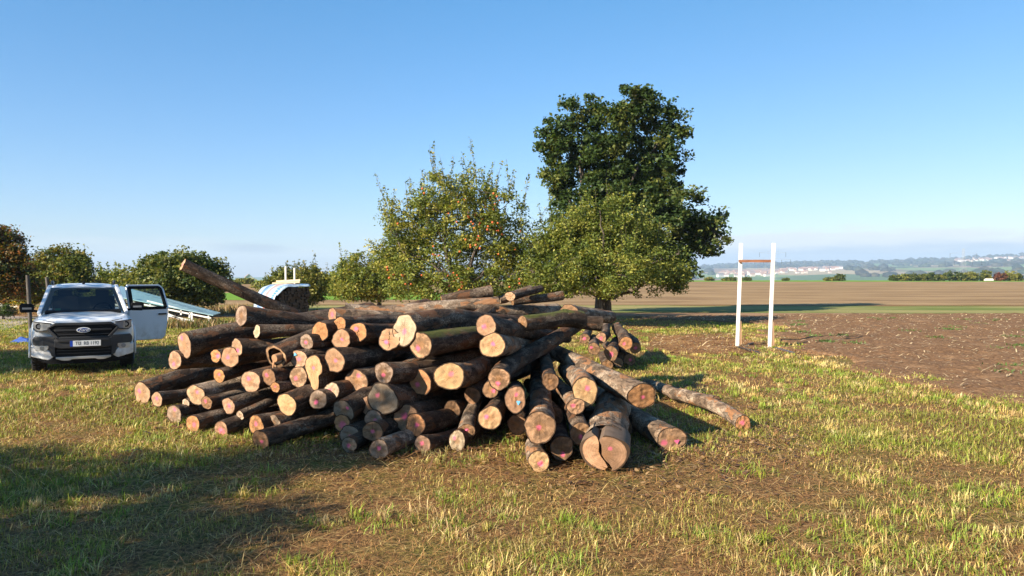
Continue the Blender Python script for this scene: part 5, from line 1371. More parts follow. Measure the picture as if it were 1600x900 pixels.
    text_mesh('plate_letters', 'T\u00dc  RB 1192', .10, M['plate_black'], pl, (px + .026, -.1462, .627), (R(90), 0, 0), .001, sx=.78)
    m = MB()
    for zz, mt in ((.645, 0), (.612, 0)): m.tube([(px - .102, -.1465, zz), (px - .102, -.149, zz)], .011, 10)
    m.build('plate_seals', M['silver'], pl)
    # cabin
    zb = 1.17
    A = [(-.765, 1.42, zb), (.765, 1.42, zb)]; B = [(-.60, 2.12, 1.715), (.60, 2.12, 1.715)]
    Cc = [(-.60, 3.35, 1.73), (.60, 3.35, 1.73)]; Dd = [(-.74, 3.62, zb), (.74, 3.62, zb)]
    m = MB()
    xs = np.linspace(-1, 1, 11)
    rows = [(2.06, .650, 1.690), (2.16, .655, 1.742), (2.5, .66, 1.775), (3.0, .66, 1.775), (3.3, .655, 1.755), (3.40, .645, 1.70)]
    for (y, wd, z) in rows:
        for u in xs: m.v.append((u * wd, y - 0.03 * (1 - u * u), z - 0.045 * u ** 4 + .012 * (1 - u * u)))
    for a in range(len(rows) - 1):
        for k in range(10):
            m.f.append((a * 11 + k, a * 11 + k + 1, a * 11 + 12 + k, a * 11 + 11 + k)); m.m.append(0); m.sm.append(True)
    rf = m.build('roof', M['white_paint'], root)
    so = rf.modifiers.new('thick', 'SOLIDIFY'); so.thickness = .035; so.offset = -1
    for s in (-1, 1):
        m = MB(); m.tube([(s * .605, 2.22, 1.765), (s * .615, 2.30, 1.82), (s * .62, 2.6, 1.83), (s * .615, 3.1, 1.82), (s * .605, 3.25, 1.76)], [.02, .022, .022, .022, .02], 8); m.build('roof_rail', M['dark_trim'], rf)
    m = MB(); m.tube([(0, 2.3, 1.78), (0, 2.33, 1.83)], [.03, .012], 8); m.build('antenna_foot', M['black'], rf)
    for s in (-1, 1):
        for a, c, wd, h in (((s * .82, 1.40, zb - .02), (s * .645, 2.13, 1.72), .075, .09), ((s * .85, 2.62, zb - .05), (s * .665, 2.60, 1.72), .10, .06), ((s * .82, 3.62, zb - .02), (s * .645, 3.36, 1.72), .12, .12)):
            pil = MB(); pil.bar(a, c, wd, h); pil.build('pillar', M['white_paint'], root, bevel=.015)
    # glass
    m = MB()
    N = 12
    for i in range(2):
        for k in range(N + 1):
            u = -1 + 2 * k / N
            if i == 0: m.v.append((u * .785, 1.415 - .13 * (1 - u * u), zb + .005))
            else: m.v.append((u * .62, 2.10 - .07 * (1 - u * u), 1.70))
    for k in range(N): m.f.append((k, k + 1, N + 2 + k, N + 1 + k)); m.m.append(0); m.sm.append(True)
    ws = m.build('windscreen', M['screen_glass'], root)
    m = MB(); m.bar((-.70, 1.30, zb + .012), (.70, 1.30, zb + .012), .10, .03); m.build('wiper_cowl', M['black'], root)
    for s in (-.30, .34):
        w_ = MB(); w_.tube([(s - .28, 1.335, zb + .035), (s + .05, 1.31, zb + .045), (s + .30, 1.33, zb + .04)], .008, 6); w_.build('wiper', M['black'], root)
    m = MB(); m.add([(-.60, 3.42, 1.68), (.60, 3.42, 1.68), (.72, 3.6, zb + .03), (-.72, 3.6, zb + .03)], [(0, 1, 2, 3)]); m.build('rear_window', M['side_glass'], root)
    for s in (-1, 1):
        m = MB(); m.add([(s * .85, 2.70, zb), (s * .665, 2.66, 1.70), (s * .655, 3.30, 1.70), (s * .815, 3.52, zb)], [(0, 1, 2, 3)])
        if s < 0: m.build('rear_side_window', M['side_glass'], root)
    for s in (-1, 1):
        m = MB(); m.add([(s * .855, 1.50, zb), (s * .675, 2.16, 1.70), (s * .675, 2.56, 1.70), (s * .855, 2.56, zb)], [(0, 1, 2, 3)]); m.build('side_window', M['side_glass'], root)
    m = MB(); m.box((-.925, 2.3, .95), (.02, .2, .035)); m.build('door_handle', M['dark_trim'], root, bevel=.006)
    # inside
    m = MB(); m.box((0, 1.62, zb - .03), (1.44, .5, .16)); m.build('dashboard', M['black'], root, bevel=.03)
    for s in (-.37, .37):
        m = MB(); m.box((s, 2.35, .92), (.5, .5, .16)); m.box((s, 2.62, 1.18), (.5, .13, .62), 0, Matrix.Rotation(R(-10), 3, 'X')); m.box((s, 2.68, 1.55), (.27, .10, .19))
        m.tube([(s - .06, 2.67, 1.42), (s - .06, 2.68, 1.5)], .01, 6); m.tube([(s + .06, 2.67, 1.42), (s + .06, 2.68, 1.5)], .01, 6)
        m.build('seat', M['seat'], root, bevel=.04)
    m = MB(); m.box((0, 3.3, 1.15), (1.3, .14, .62)); m.build('rear_seat', M['seat'], root, bevel=.04)
    m = MB(); ring = [(.37 + .19 * math.cos(t), 1.90 + .07 * math.sin(t), 1.17 + .18 * math.sin(t)) for t in np.linspace(0, 2 * math.pi, 25)]
    m.tube(ring, .017, 8, caps=False); m.bar((.19, 1.90, 1.17), (.55, 1.90, 1.17), .05, .03); m.build('steering_wheel', M['black'], root)
    m = MB(); m.box((0, 1.98, 1.63), (.24, .03, .07)); m.build('rear_view_mirror', M['black'], root, bevel=.01)
    m = MB(); m.box((-.48, 1.46, zb + .075), (.10, .004, .06), 0, Matrix.Rotation(R(-50), 3, 'X')); m.build('sticker', plain('sticker', (0.10, 0.38, 0.22), .5), root)
    # mirrors
    def mirror(parent, s, o):
        m = MB(); p = [(-.125, -.085), (.10, -.095), (.135, -.06), (.14, .075), (.10, .105), (-.11, .095), (-.14, .05)]
        m.prism([(x * s, z) for x, z in p], lambda x, z: (o[0] + x, o[1], o[2] + z), lambda x, z: (o[0] + x * .9, o[1] + .12, o[2] + z * .9))
        q = m.build('wing_mirror', M['black'], parent, bevel=.02)
        m = MB(); m.box((o[0], o[1] - .008, o[2] + .0), (.17 * 1, .012, .04)); m.build('indicator', M['lamp_lens'], q)
        m = MB(); m.bar((o[0] - s * .10, o[1] + .06, o[2] - .05), (o[0] - s * .22, o[1] + .08, o[2] - .08), .06, .05); m.build('mirror_arm', M['black'], q)
    mirror(root, -1, (-1.05, 1.62, 1.27))
    mirror(root, 1, (1.05, 1.62, 1.27))
    # open rear door, swung out on its hinge at the middle pillar
    dr = empty('rear_door', (.925, 2.64, 0)); dr.parent = root; dr.rotation_euler = (0, 0, R(-66))
    lo_ = [(0.0, .46), (.05, .42), (.80, .42), (.88, .50), (.93, .80), (.95, 1.02), (.95, 1.165), (0.0, 1.165)]
    m = MB()
    m.prism(lo_, lambda y, z: (.02, y, z), lambda y, z: (-.10, y, z))
    m.build('door_panel', M['white_paint'], dr, bevel=.018)
    lean = lambda y, z: (0.012 - .30 * max(0, z - 1.15), y, z)
    f = MB()
    fr_pts = [(.02, 1.15), (.02, 1.715), (.80, 1.715), (.875, 1.64), (.935, 1.15)]
    for (a, c) in zip(fr_pts[:-1], fr_pts[1:]): f.bar(lean(*a), lean(*c), .055, .06)
    f.build('window_frame', M['white_paint'], dr, bevel=.01)
    gp = [(.055, 1.18), (.055, 1.675), (.79, 1.675), (.835, 1.62), (.895, 1.18)]
    g2 = MB()
    for a, c, wd in zip(gp, gp[1:] + gp[:1], (.085, .035, .035, .045, .035)): g2.bar(tuple(q + d for q, d in zip(lean(*a), (.008, 0, 0))), tuple(q + d for q, d in zip(lean(*c), (.008, 0, 0))), wd, .07)
    g2.build('window_seal', M['black'], dr)
    m = MB(); m.add([lean(*p) for p in gp], [tuple(range(len(gp)))]); m.build('door_glass', M['side_glass'], dr)
    m = MB(); m.box((.05, .79, 1.03), (.03, .20, .04)); m.build('handle', M['dark_trim'], dr, bevel=.008)
    m = MB(); m.box((-.115, .45, .80), (.03, .8, .66)); m.build('door_lining', M['seat'], dr, bevel=.01)
    # wheels and arches
    def wheel(x, y):
        w_ = empty('wheel', (x, y, .385)); w_.parent = root
        s = 1 if x > 0 else -1
        m = MB(); nn = 36
        prof = [(-.13, .25), (-.13, .34), (-.11, .375), (-.06, .387), (.06, .387), (.11, .375), (.13, .34), (.13, .25)]
        for (px_, r_) in prof:
            for k in range(nn): m.v.append((px_, r_ * math.cos(2 * math.pi * k / nn), r_ * math.sin(2 * math.pi * k / nn)))
        for a in range(len(prof) - 1):
            for k in range(nn): m.f.append((a * nn + k, a * nn + (k + 1) % nn, (a + 1) * nn + (k + 1) % nn, (a + 1) * nn + k)); m.m.append(0); m.sm.append(a not in (0, 6))
        for k in range(0, nn):          # tread blocks
            an = 2 * math.pi * k / nn
            for q in (-.075, 0, .075):
                m.box((q, .388 * math.cos(an + q), .388 * math.sin(an + q)), (.055, .042, .014), 0, Matrix.Rotation(an + q - math.pi / 2, 3, 'X'))
        m.build('tyre', M['rubber'], w_)
        m = MB(); m.tube([(s * .09, 0, 0), (s * .10, 0, 0)], [.25, .25], 28)
        for k in range(6):
            an = k * math.pi / 3; m.bar((s * .115, .05 * math.cos(an), .05 * math.sin(an)), (s * .115, .24 * math.cos(an), .24 * math.sin(an)), .06, .03)
        m.build('rim', M['silver'], w_)
    for x in (-.80, .80):
        for y in (.98, 4.2): wheel(x, y)
    for s in (-1, 1):
        for y in (.98, 4.2):
            m = MB(); th = np.linspace(-.15, math.pi + .15, 22)
            pts = [(s * .945, y + .47 * math.cos(t), .40 + .47 * math.sin(t)) for t in th]
            m.tube(pts, .022, 8); m.build('wheel_arch', M['white_paint'], root)
            m = MB(); m.prism([(.46 * math.cos(t), .46 * math.sin(t)) for t in th], lambda a, z: (s * .944, y + a, .40 + z), lambda a, z: (s * .5, y + a, .40 + z)); m.build('wheel_well', M['black'], root)
    m = MB(); m.box((0, 2.6, .42), (1.3, 4.6, .14)); m.build('chassis', M['black'], root)
make_truck()

# ------------------------------------------------------------------ white goal shaped frame
def wood_mat(name, col, col2, axis_scale=(9, 9, 1.2)):
    g = NG(name); f = g.noise(g.mapv(g.objc(), axis_scale), 4, 7, 0.65)
    g.bump(f, .4, .008)
    return g.fin(g.mix(g.rng(f, .35, .65), col, col2), 0.8, 0, .2)
M['white_wood'] = wood_mat('whitewashed_wood', (0.54, 0.50, 0.44), (0.78, 0.76, 0.71))
M['red_wood'] = wood_mat('red_brown_wood', (0.20, 0.085, 0.045), (0.30, 0.14, 0.08), (1.2, 9, 9))
M['raw_wood'] = wood_mat('raw_wood', (0.30, 0.17, 0.09), (0.42, 0.27, 0.16))
M['dark_steel'] = plain('dark_steel', (0.045, 0.035, 0.034), 0.55, 0.5, .3, 12)
M['pale_wood'] = wood_mat('pale_board', (0.62, 0.47, 0.30), (0.78, 0.64, 0.44), (1.2, 9, 9))
def make_goal():
    a0, b0 = G(1152, 541), G(1202.5, 543)
    D = a0.y
    root = empty('post_frame', ((a0.x + b0.x) / 2, D, 0)); o = root.location
    tag(root, 'tall white wooden frame of two posts with a brown crossbar at the field edge', 'frame')
    for x0, x1, y0, yy in ((1152, 1158, 541, 380), (1202.5, 1209, 543, 380)):
        a = G(x0, y0); t = P(x1, yy, a.y)
        m = MB(); d = t - a; m.bar(a - o, t - o, .085, .085); m.build('post', M['white_wood'], root, bevel=.006)
        m = MB(); h0 = a + d * .02 - o; h1 = a + d * .245 - o
        m.add([h0 + Vector((.05, -.045, 0)), h0 + Vector((.115, -.045, 0)), h1 + Vector((.075, -.045, 0)), h1 + Vector((.05, -.045, 0)), h0 + Vector((.05, .05, 0)), h0 + Vector((.115, .05, 0)), h1 + Vector((.075, .05, 0)), h1 + Vector((.05, .05, 0))],
              [(0, 1, 2, 3), (7, 6, 5, 4), (0, 4, 5, 1), (1, 5, 6, 2), (2, 6, 7, 3)]); m.build('brace_board', M['raw_wood'], root)
    m = MB(); z = P(1180, 408, D).z - o.z; m.bar((P(1153, 408, D).x - o.x, -.085, z), (P(1212, 408, D).x - o.x - .12, -.075, z), .04, .072); m.build('crossbar', M['red_wood'], root)
    return root
make_goal()
def ground_bar(name, pts, rad, label, cat, mat):
    m = MB(); p = [G(*q) + Vector((0, 0, rad)) for q in pts]; o = p[0].copy(); o.z = 0
    for a, b in zip(p[:-1], p[1:]): m.bar(a - o, b - o, rad * 2.6, rad * 1.6)
    x = m.build(name, mat, None, o, .004); tag(x, label, cat)
ground_bar('steel_bar', [(1153, 544), (1188, 554)], .03, 'dark steel bar lying on the grass at the foot of the left white post', 'steel bar', M['dark_steel'])
ground_bar('steel_bar', [(1165, 543), (1170, 539), (1177, 537)], .02, 'short bent dark iron behind the left white post', 'steel bar', M['dark_steel'])
ground_bar('steel_bar', [(1212, 545), (1240, 553)], .025, 'grey steel bar lying in the grass right of the right white post', 'steel bar', plain('grey_steel', (.12, .11, .12), .5, .5))

# ------------------------------------------------------------------ stack of firewood under printed sheeting, boards on top
def make_stack():
    D = 29.0; c = P(442, 470, D)
    rz = R(-41)
    root = empty('firewood_stack', (c.x, D, 0), rz)
    tag(root, 'dark stack of firewood under printed plastic sheeting', 'wood stack')
    # stacked billets: their ends show on the shaded right side
    W, Ln, H = 1.5, 1.25, 1.55
    m = MB(); r_ = random.Random(5)
    z = .08; row = 0; RC = .75
    while z < H - .04:
        y = -W / 2 + .07 + (.06 if row % 2 else 0)
        while y < W / 2 - .03:
            rr = r_.uniform(.05, .08); x1 = Ln / 2 + r_.uniform(-.05, .05)
            ok = not (y < -W / 2 + RC and z > H - RC and math.hypot(y + W / 2 - RC, z - H + RC) > RC - rr - .02)
            if ok: m.tube([(-Ln / 2 + .05, y, z), (x1, y + r_.uniform(-.02, .02), z + r_.uniform(-.01, .01))], [rr, rr * r_.uniform(.85, 1.1)], 7, smooth=False)
            y += rr * 1.9
        z += .112; row += 1
    m.build('stacked_billets', M['dark_bark'], root)
    # sheeting hanging over the left end and the top
    g = NG('printed_sheeting'); uv = g.uv('sheet'); s3 = g.n('ShaderNodeSeparateXYZ'); g.t.links.new(uv, s3.inputs[0])
    u, v = s3.outputs[0], s3.outputs[1]
    col = g.mix(g.noise(uv, 4, 5), (0.26, 0.37, 0.46), (0.44, 0.53, 0.59))
    def band(c0, c1, colr, dens, c):
        br = g.n('ShaderNodeTexBrick'); g.t.links.new(g.mapv(uv, (1, 1, 1), (0, 0, R(90))), br.inputs['Vector'])
        br.inputs['Scale'].default_value = dens; br.inputs['Mortar Size'].default_value = .05; br.inputs['Brick Width'].default_value = .42; br.inputs['Row Height'].default_value = 3.0
        br.inputs['Color1'].default_value = (1, 1, 1, 1); br.inputs['Color2'].default_value = (1, 1, 1, 1); br.inputs['Mortar'].default_value = (0, 0, 0, 1)
        ins = g.math('MULTIPLY', g.rng(u, c0, c0 + .004), g.rng(u, c1, c1 - .004))
        k = g.math('MULTIPLY', ins, br.outputs['Color'])
        return g.mix(k, c, colr)
    col = band(.16, .30, (0.05, 0.13, 0.36), 9, col)
    col = band(.33, .36, (0.05, 0.13, 0.36), .5, col)
    col = band(.44, .60, (0.50, 0.16, 0.13), 11, col)
    col = band(.78, .92, (0.08, 0.20, 0.42), 5, col)
    g.bump(g.noise(uv, 5, 4), .8, .05)
    g.fin(col, .38, 0, .5)
    nu, nv = 30, 34; vs = []; uvs = []
    for i in range(nu + 1):
        for k in range(nv + 1):
            u_, v_ = i / nu, k / nv
            # v: from the back edge of the top, over the rounded shoulder and down the sunny side;  u: along the stack
            x = -Ln / 2 - .06 + (Ln + .10) * u_
            s = v_ * 2.6
            if s < W - RC: y, zz = W / 2 + .03 - s, H + .05
            elif s < W - RC + RC * 1.57:
                a = (s - W + RC) / RC; y, zz = -W / 2 + RC - (RC + .05) * math.sin(a), H + .05 - (RC + .05) * (1 - math.cos(a))
            else: y, zz = -W / 2 - .06, H - RC - (s - W + RC - RC * 1.57)
            e = max(0, u_ - .9) / .1
            w_ = .03 * mnoise.noise(Vector((u_ * 6, v_ * 7, 2)))
            zz -= .08 * e * (1 if s < W else 0)
            vs.append((x + w_, y + w_, max(.03, zz + w_ + .015 * math.sin(v_ * 30 + u_ * 9)))); uvs.append((u_, v_ * 2.2))
    fs = [(i * (nv + 1) + k, (i + 1) * (nv + 1) + k, (i + 1) * (nv + 1) + k + 1, i * (nv + 1) + k + 1) for i in range(nu) for k in range(nv)]
    me = bpy.data.meshes.new('sheeting'); me.from_pydata(vs, [], fs)
    ul = me.uv_layers.new(name='sheet')
    for lp in me.loops: ul.data[lp.index].uv = uvs[lp.vertex_index]
    me.polygons.foreach_set('use_smooth', np.ones(len(fs), bool))
    sh = link(me, 'plastic_sheet', g.mat, None, (c.x, D, 0)); sh.rotation_euler = (0, 0, rz)
    so = sh.modifiers.new('thick', 'SOLIDIFY'); so.thickness = .006
    tag(sh, 'crumpled pale blue plastic sheet with blue and red print over the wood stack', 'tarpaulin')
    rot = Matrix.Rotation(rz, 3, 'Z'); base = Vector((c.x, D, 0))
    for k, (y, z, ln, rzz, nm) in enumerate([(-.10, H + .115, 1.0, 4, 'lower pale board lying on the plastic sheet'), (.0, H + .19, .9, -5, 'upper orange edged board lying on the plastic sheet')]):
        m = MB(); m.box((0, 0, 0), (ln, .16, .07)); o = m.build('board', M['pale_wood'], None, base + rot @ Vector((.0, y + .25, z)), .005); o.rotation_euler = (0, R(-3), R(8) + R(rzz)); tag(o, nm, 'board')
    for px, y1, nm in ((443, 416, 'left of two white uprights rising from the boards on the wood stack'), (457, 418.5, 'right of two white uprights rising from the boards on the wood stack')):
        t = P(px, y1, D + .35); m = MB(); zt = t.z; m.box((0, 0, (zt - 0) / 2), (.062, .062, zt)); o = m.build('white_post', M['white_wood'], None, (t.x, D + .62, 0), .004); tag(o, nm, 'post')
make_stack()

# ------------------------------------------------------------------ collapsed sloping roof on a white steel frame
def make_lean_to():
    D = 30.0; o = G(300, 506)
    root = empty('sloping_shelter', (o.x, D, 0)); o = root.location
    tag(root, 'low sloping sheet roof on a white steel lattice frame behind the truck', 'shelter')
    lo = P(333, 493.5, D - .6); hi = P(176, 463, D - .6); lo2 = P(345, 490, D + 1.1); hi2 = P(188, 448, D + 1.1)
    g = NG('ribbed_sheet'); s3 = g.n('ShaderNodeSeparateXYZ'); g.t.links.new(g.objc(), s3.inputs[0])
    f = g.math('SINE', g.math('MULTIPLY', s3.outputs[1], 40.0)); g.bump(f, .8, .02)
    g.fin(g.mix(g.noise(g.objc(), 2, 5), (.26, .44, .50), (.42, .58, .62)), .22, 0.2, .6)
    m = MB(); q = [lo - o, lo2 - o, hi2 - o, hi - o]; up = Vector((0, 0, .035)); m.add(q + [p + up for p in q], [(0, 1, 2, 3), (7, 6, 5, 4), (0, 4, 5, 1), (1, 5, 6, 2), (2, 6, 7, 3), (3, 7, 4, 0)]); m.build('roof_sheet', g.mat, root)
    wm = plain('white_steel', (.74, .72, .68), .5)
    m = MB()
    pp = lambda x, y, d=0.0: P(x, y, D - .5 + d) - o
    for d in (0.0, 1.3):
        for a, b in (((176, 466), (330, 497)), ((176, 475), (305, 502)), ((305, 502), (303, 506)), ((282, 507), (306, 507)), ((258, 478), (258, 485)), ((283, 484), (283, 492)), ((297, 488), (296, 497)), ((205, 461), (205, 472)), ((230, 470), (282, 483)), ((178, 462), (228, 484)), ((262, 490), (296, 505))):
            m.bar(pp(*a, d), pp(*b, d), .055)
    for x, y in ((305, 503), (250, 485), (200, 470)): m.bar(pp(x, y, 0), pp(x, y, 1.3), .05)
    m.build('lattice_frame', wm, root)
    for x in (190, 235, 262, 300, 326):
        a = pp(x, 490); a.z = 0; t = pp(x, float(np.interp(x, [176, 330], [463, 494]))); m = MB(); m.bar(a, t, .06); m.build('leg', wm, root)
    # planks and rubble beneath
    for i, (x, y, ln, lb) in enumerate([(272, 497, 1.1, 'brown plank leaning under the middle of the sloping roof'), (300, 494, .9, 'reddish plank leaning under the low end of the sloping roof'), (318, 496, .7, 'short plank propped below the lowest corner of the sloping roof')]):
        p = P(x, y, D); m = MB(); m.box((0, 0, 0), (ln, .22, .04)); k = m.build('plank', M['raw_wood'], None, (p.x, D + .2 * i, max(.16, p.z)), .004); k.rotation_euler = (R(20), R(24), R(15 * i)); tag(k, lb, 'plank')
make_lean_to()
# tall dry weeds round it
def weeds_round():
    n = 2600
    x = rng.normal(0, 1, n) * 1.5 + P(300, 500, 29).x; y = rng.normal(28.6, .45, n)
    c = np.array([[0.30, 0.20, 0.09]]) * rng.uniform(.6, 1.4, n)[:, None] * np.where(rng.random(n) < .4, .6, 1.0)[:, None]
    g_ = rng.random(n) < .35; c[g_] = np.array([0.10, 0.13, 0.03])
    vv, _, cc = blades(x, y, rng.uniform(.1, .45, n), np.full(n, .035), rng.uniform(.2, .8, n), c)
    blade_mesh('tall_weeds', vv, cc, 'tall dry weeds growing round the sloping shelter', 'weeds')
    n = 3000; x = rng.uniform(-26, -12, n); y = rng.uniform(37, 44, n)
    c = np.array([[0.33, 0.21, 0.10]]) * rng.uniform(.6, 1.4, n)[:, None]
    vv, _, cc = blades(x, y, rng.uniform(.15, .5, n), np.full(n, .05), rng.uniform(.2, .8, n), c)
    blade_mesh('tall_weeds', vv, cc, 'tall brown grass beyond the track at the left', 'weeds')
weeds_round()

# ------------------------------------------------------------------ fence posts, wire, blue sheet
M['grey_wood'] = wood_mat('weathered_post', (0.06, 0.052, 0.045), (0.13, 0.115, 0.10))
def post(px, py, top, lb, lean=0.0, r_=.062):
    b = G(px, py); t = P(px + lean, top, b.y); m = MB()
    m.tube([(0, 0, -.02), (t - b) * .5, t - b], [r_, r_ * .95, r_ * .85], 10)
    tag(m.build('fence_post', M['grey_wood'], None, b), lb, 'fence post')
post(49, 531, 430, 'grey wooden fence post leaning a little beside the truck mirror', -6)
post(84, 528, 433, 'grey wooden fence post slanting up behind the truck windscreen', -11, .06)
def wire_fence():
    a, b = P(-60, 500, 23.0), G(49, 531); root = empty('wire_fence', (b.x, b.y, 0))
    tag(root, 'thin wire mesh fence running left from the wooden post', 'fence')
    m = MB(); e = Vector((-7.5, 1.2, 0))
    for z in np.arange(.15, 1.25, .15): m.tube([(0, 0, z), e * .5 + Vector((0, 0, z - .02)), e + Vector((0, 0, z))], .003, 3)
    for k in range(38): m.tube([e * (k / 38) + Vector((0, 0, .12)), e * (k / 38) + Vector((0, 0, 1.22))], .0025, 3)
    m.build('wire_mesh', M['dark_steel'], root)
    m = MB(); m.tube([e, e + Vector((0, 0, 1.5))], .06, 8); m.build('end_post', M['grey_wood'], root)
wire_fence()
def blue_sheet():
    c = G(38, 535); m = MB(); n = 16
    for i in range(n + 1):
        for k in range(n + 1):
            u, v = i / n * 2 - 1, k / n * 2 - 1
            m.v.append((u * .34, v * .22, .02 + .12 * max(0, 1 - u * u) * max(0, 1 - v * v) * (1 + .8 * mnoise.noise(Vector((u * 3, v * 3, 1))))))
    for i in range(n):
        for k in range(n): m.f.append((i * (n + 1) + k, (i + 1) * (n + 1) + k, (i + 1) * (n + 1) + k + 1, i * (n + 1) + k + 1)); m.m.append(0); m.sm.append(False)
    tag(m.build('blue_sheet', plain('blue_plastic', (.05, .10, .34), .4), None, c), 'crumpled blue plastic on the shaded grass left of the truck', 'plastic sheet')
blue_sheet()
# plain boxes for small unclear pale shapes in the brown grass far left
for px, py, sx, lb in ((26, 478, .7, 'larger pale box standing in the brown grass between the left trees'), (33, 480, .5, 'smaller pale box beside the larger one between the left trees'), (2, 481, .35, 'little white box at the very left edge in the brown grass')):
    p = P(px, py, 46); m = MB(); m.box((0, 0, sx * .35), (sx, sx * .8, sx * .7)); m.box((0, 0, sx * .75), (sx * 1.12, sx * .95, sx * .1)); tag(m.build('pale_box', M['white_wood'], None, (p.x, 46, 0), .01), lb, 'box')

# ------------------------------------------------------------------ far things: hedge, village, pylons, houses on the left
def house_mesh(name, w_, d_, h, rh, wall, roof):
    m = MB()
    m.box((0, 0, h / 2 - 1), (w_, d_, h + 2), 0)
    e = .5
    v = [(-w_ / 2 - e, -d_ / 2 - e, h), (w_ / 2 + e, -d_ / 2 - e, h), (w_ / 2 + e, d_ / 2 + e, h), (-w_ / 2 - e, d_ / 2 + e, h), (-w_ / 2 - e, 0, h + rh), (w_ / 2 + e, 0, h + rh)]
    m.add(v, [(0, 1, 5, 4), (2, 3, 4, 5), (0, 4, 3), (1, 2, 5), (0, 3, 2, 1)], 1)
    for k in (-.3, 0, .3):
        m.box((k * w_, -d_ / 2 - .03, h * .6), (1.1, .06, 1.3), 2)
    return m
M['wall_white'] = plain('house_wall', (.58, .55, .50), .8, 0, .05, .3)
M['wall_cream'] = plain('house_wall_cream', (.48, .42, .34), .8, 0, .05, .3)
M['roof_red'] = plain('tile_roof', (.28, .17, .13), .8, 0, .2, .3)
M['roof_grey'] = plain('slate_roof', (.20, .18, .18), .8, 0, .2, .3)
hproto = []
for i, (w_, d_, h, rh, wl, rf) in enumerate([(13, 10, 6, 4.5, 'wall_white', 'roof_red'), (10, 11, 5.5, 4.5, 'wall_cream', 'roof_red'), (17, 11, 7.5, 4, 'wall_white', 'roof_grey'), (24, 12, 6.5, 3.5, 'wall_white', 'roof_red')]):
    b = house_mesh('village_house', w_, d_, h, rh, wl, rf)
    me_o = b.build('village_house', [M[wl], M[rf], M['black']]); hproto.append(me_o)
first = [True] * 4
hr = random.Random(11)
def put_house(px, dist, lb, grp):
    k = hr.choice([0, 0, 1, 1, 2, 3])
    if first[k]: o = hproto[k]; first[k] = False
    else: o = hproto[k].copy(); COL.objects.link(o)
    x = (px - 800) / FPX * dist; z = float(height(np.array([x]), np.array([dist]))[0])
    o.location = (x, dist, z); o.rotation_euler = (0, 0, hr.uniform(-.6, .6)); s = hr.uniform(.85, 1.25); o.scale = (s, s, s)
    tag(o, lb, 'house', grp)
for k in range(165):
    u = hr.random(); px = 1128 + 180 * u + hr.gauss(0, 3)
    put_house(px, 2750 + 500 * u + hr.gauss(0, 230), 'tiny pale house of the hillside village seen behind the white posts', 'houses of the hillside village behind the white posts')
for k in range(70):
    u = hr.random(); px = 1490 + 125 * u
    put_house(px, 4100 + hr.gauss(0, 170), 'tiny pale house of the village high on the hill at the far right', 'houses of the far right hill village')
# hedge at the edge of the plain
bush = []
hx = [(1397, 7, 5), (1410, 9, 6), (1424, 11, 7), (1440, 10, 6), (1455, 11, 8), (1470, 9, 6), (1487, 12, 9), (1502, 10, 7), (1516, 12, 8), (1540, 11, 10), (1522, 7, 5), (1562, 9, 8), (1578, 10, 10), (1590, 8, 7), (1312, 8, 6), (1298, 12, 3), (1228, 4, 2), (1140, 12, 3), (1165, 9, 3), (1108, 6, 3)]
hl = ['leftmost low', 'second', 'broad', 'pale', 'taller', 'small', 'big round', 'narrow', 'dense', 'dark round', 'little', 'reddish', 'yellow green', 'rightmost']
HP = [OAK[1:] + [(0.10, 0.12, 0.03)], BUSH, [(0.16, 0.05, 0.035), (0.2, 0.07, 0.04), (0.16, 0.09, 0.04)], [(0.17, 0.18, 0.035), (0.22, 0.21, 0.04), (0.26, 0.24, 0.05)]]
for i, (px, rx, ry) in enumerate(hx):
    D = 218; m = D / FPX; c = P(px, 438, D)
    pal = HP[2] if i == 11 else HP[3] if i in (8, 12) else HP[i % 2]
    lb = ('hedge bush number to be set' if False else (hl[i] if i < 14 else '') + ' hedge bush on the field edge, far right') if i < 14 else ['bushy shrub alone on the field edge right of the posts', 'flat shrub beside the lone bushy one on the field edge', 'speck of a shrub on the field edge right of the right post', 'low scrub on the field edge left of the white posts', 'low scrub showing between the two white posts', 'low scrub at the edge of the tall tree on the skyline'][i - 14]
    tree('hedge_bush', lb, (c.x, D, 0), [(c.x, D, ry * m * .75, rx * m, rx * m * .8, ry * m * .95, 1)], (c.x, D, .3), 0.06, 60, 26, 0.42, pal, 0.5, 0.5, 4, 4, cat='bush', group='bushes along the far field edge', asp=.7)
p = P(1545, 436.5, 205); m = MB(); m.box((0, 0, .35), (2.0, 1.0, .4)); m.add([(-1.0, -.5, .55), (1.0, -.5, .55), (1.0, .5, .55), (-1.0, .5, .55), (-.7, -.4, .78), (.85, -.4, .78), (.85, .4, .78), (-.7, .4, .78)], [(0, 1, 5, 4), (1, 2, 6, 5), (2, 3, 7, 6), (3, 0, 4, 7), (4, 5, 6, 7)])
tag(m.build('white_trailer', M['wall_white'], None, (p.x, 205, 0), .03), 'small white low box like trailer by the hedge at far right', 'trailer')
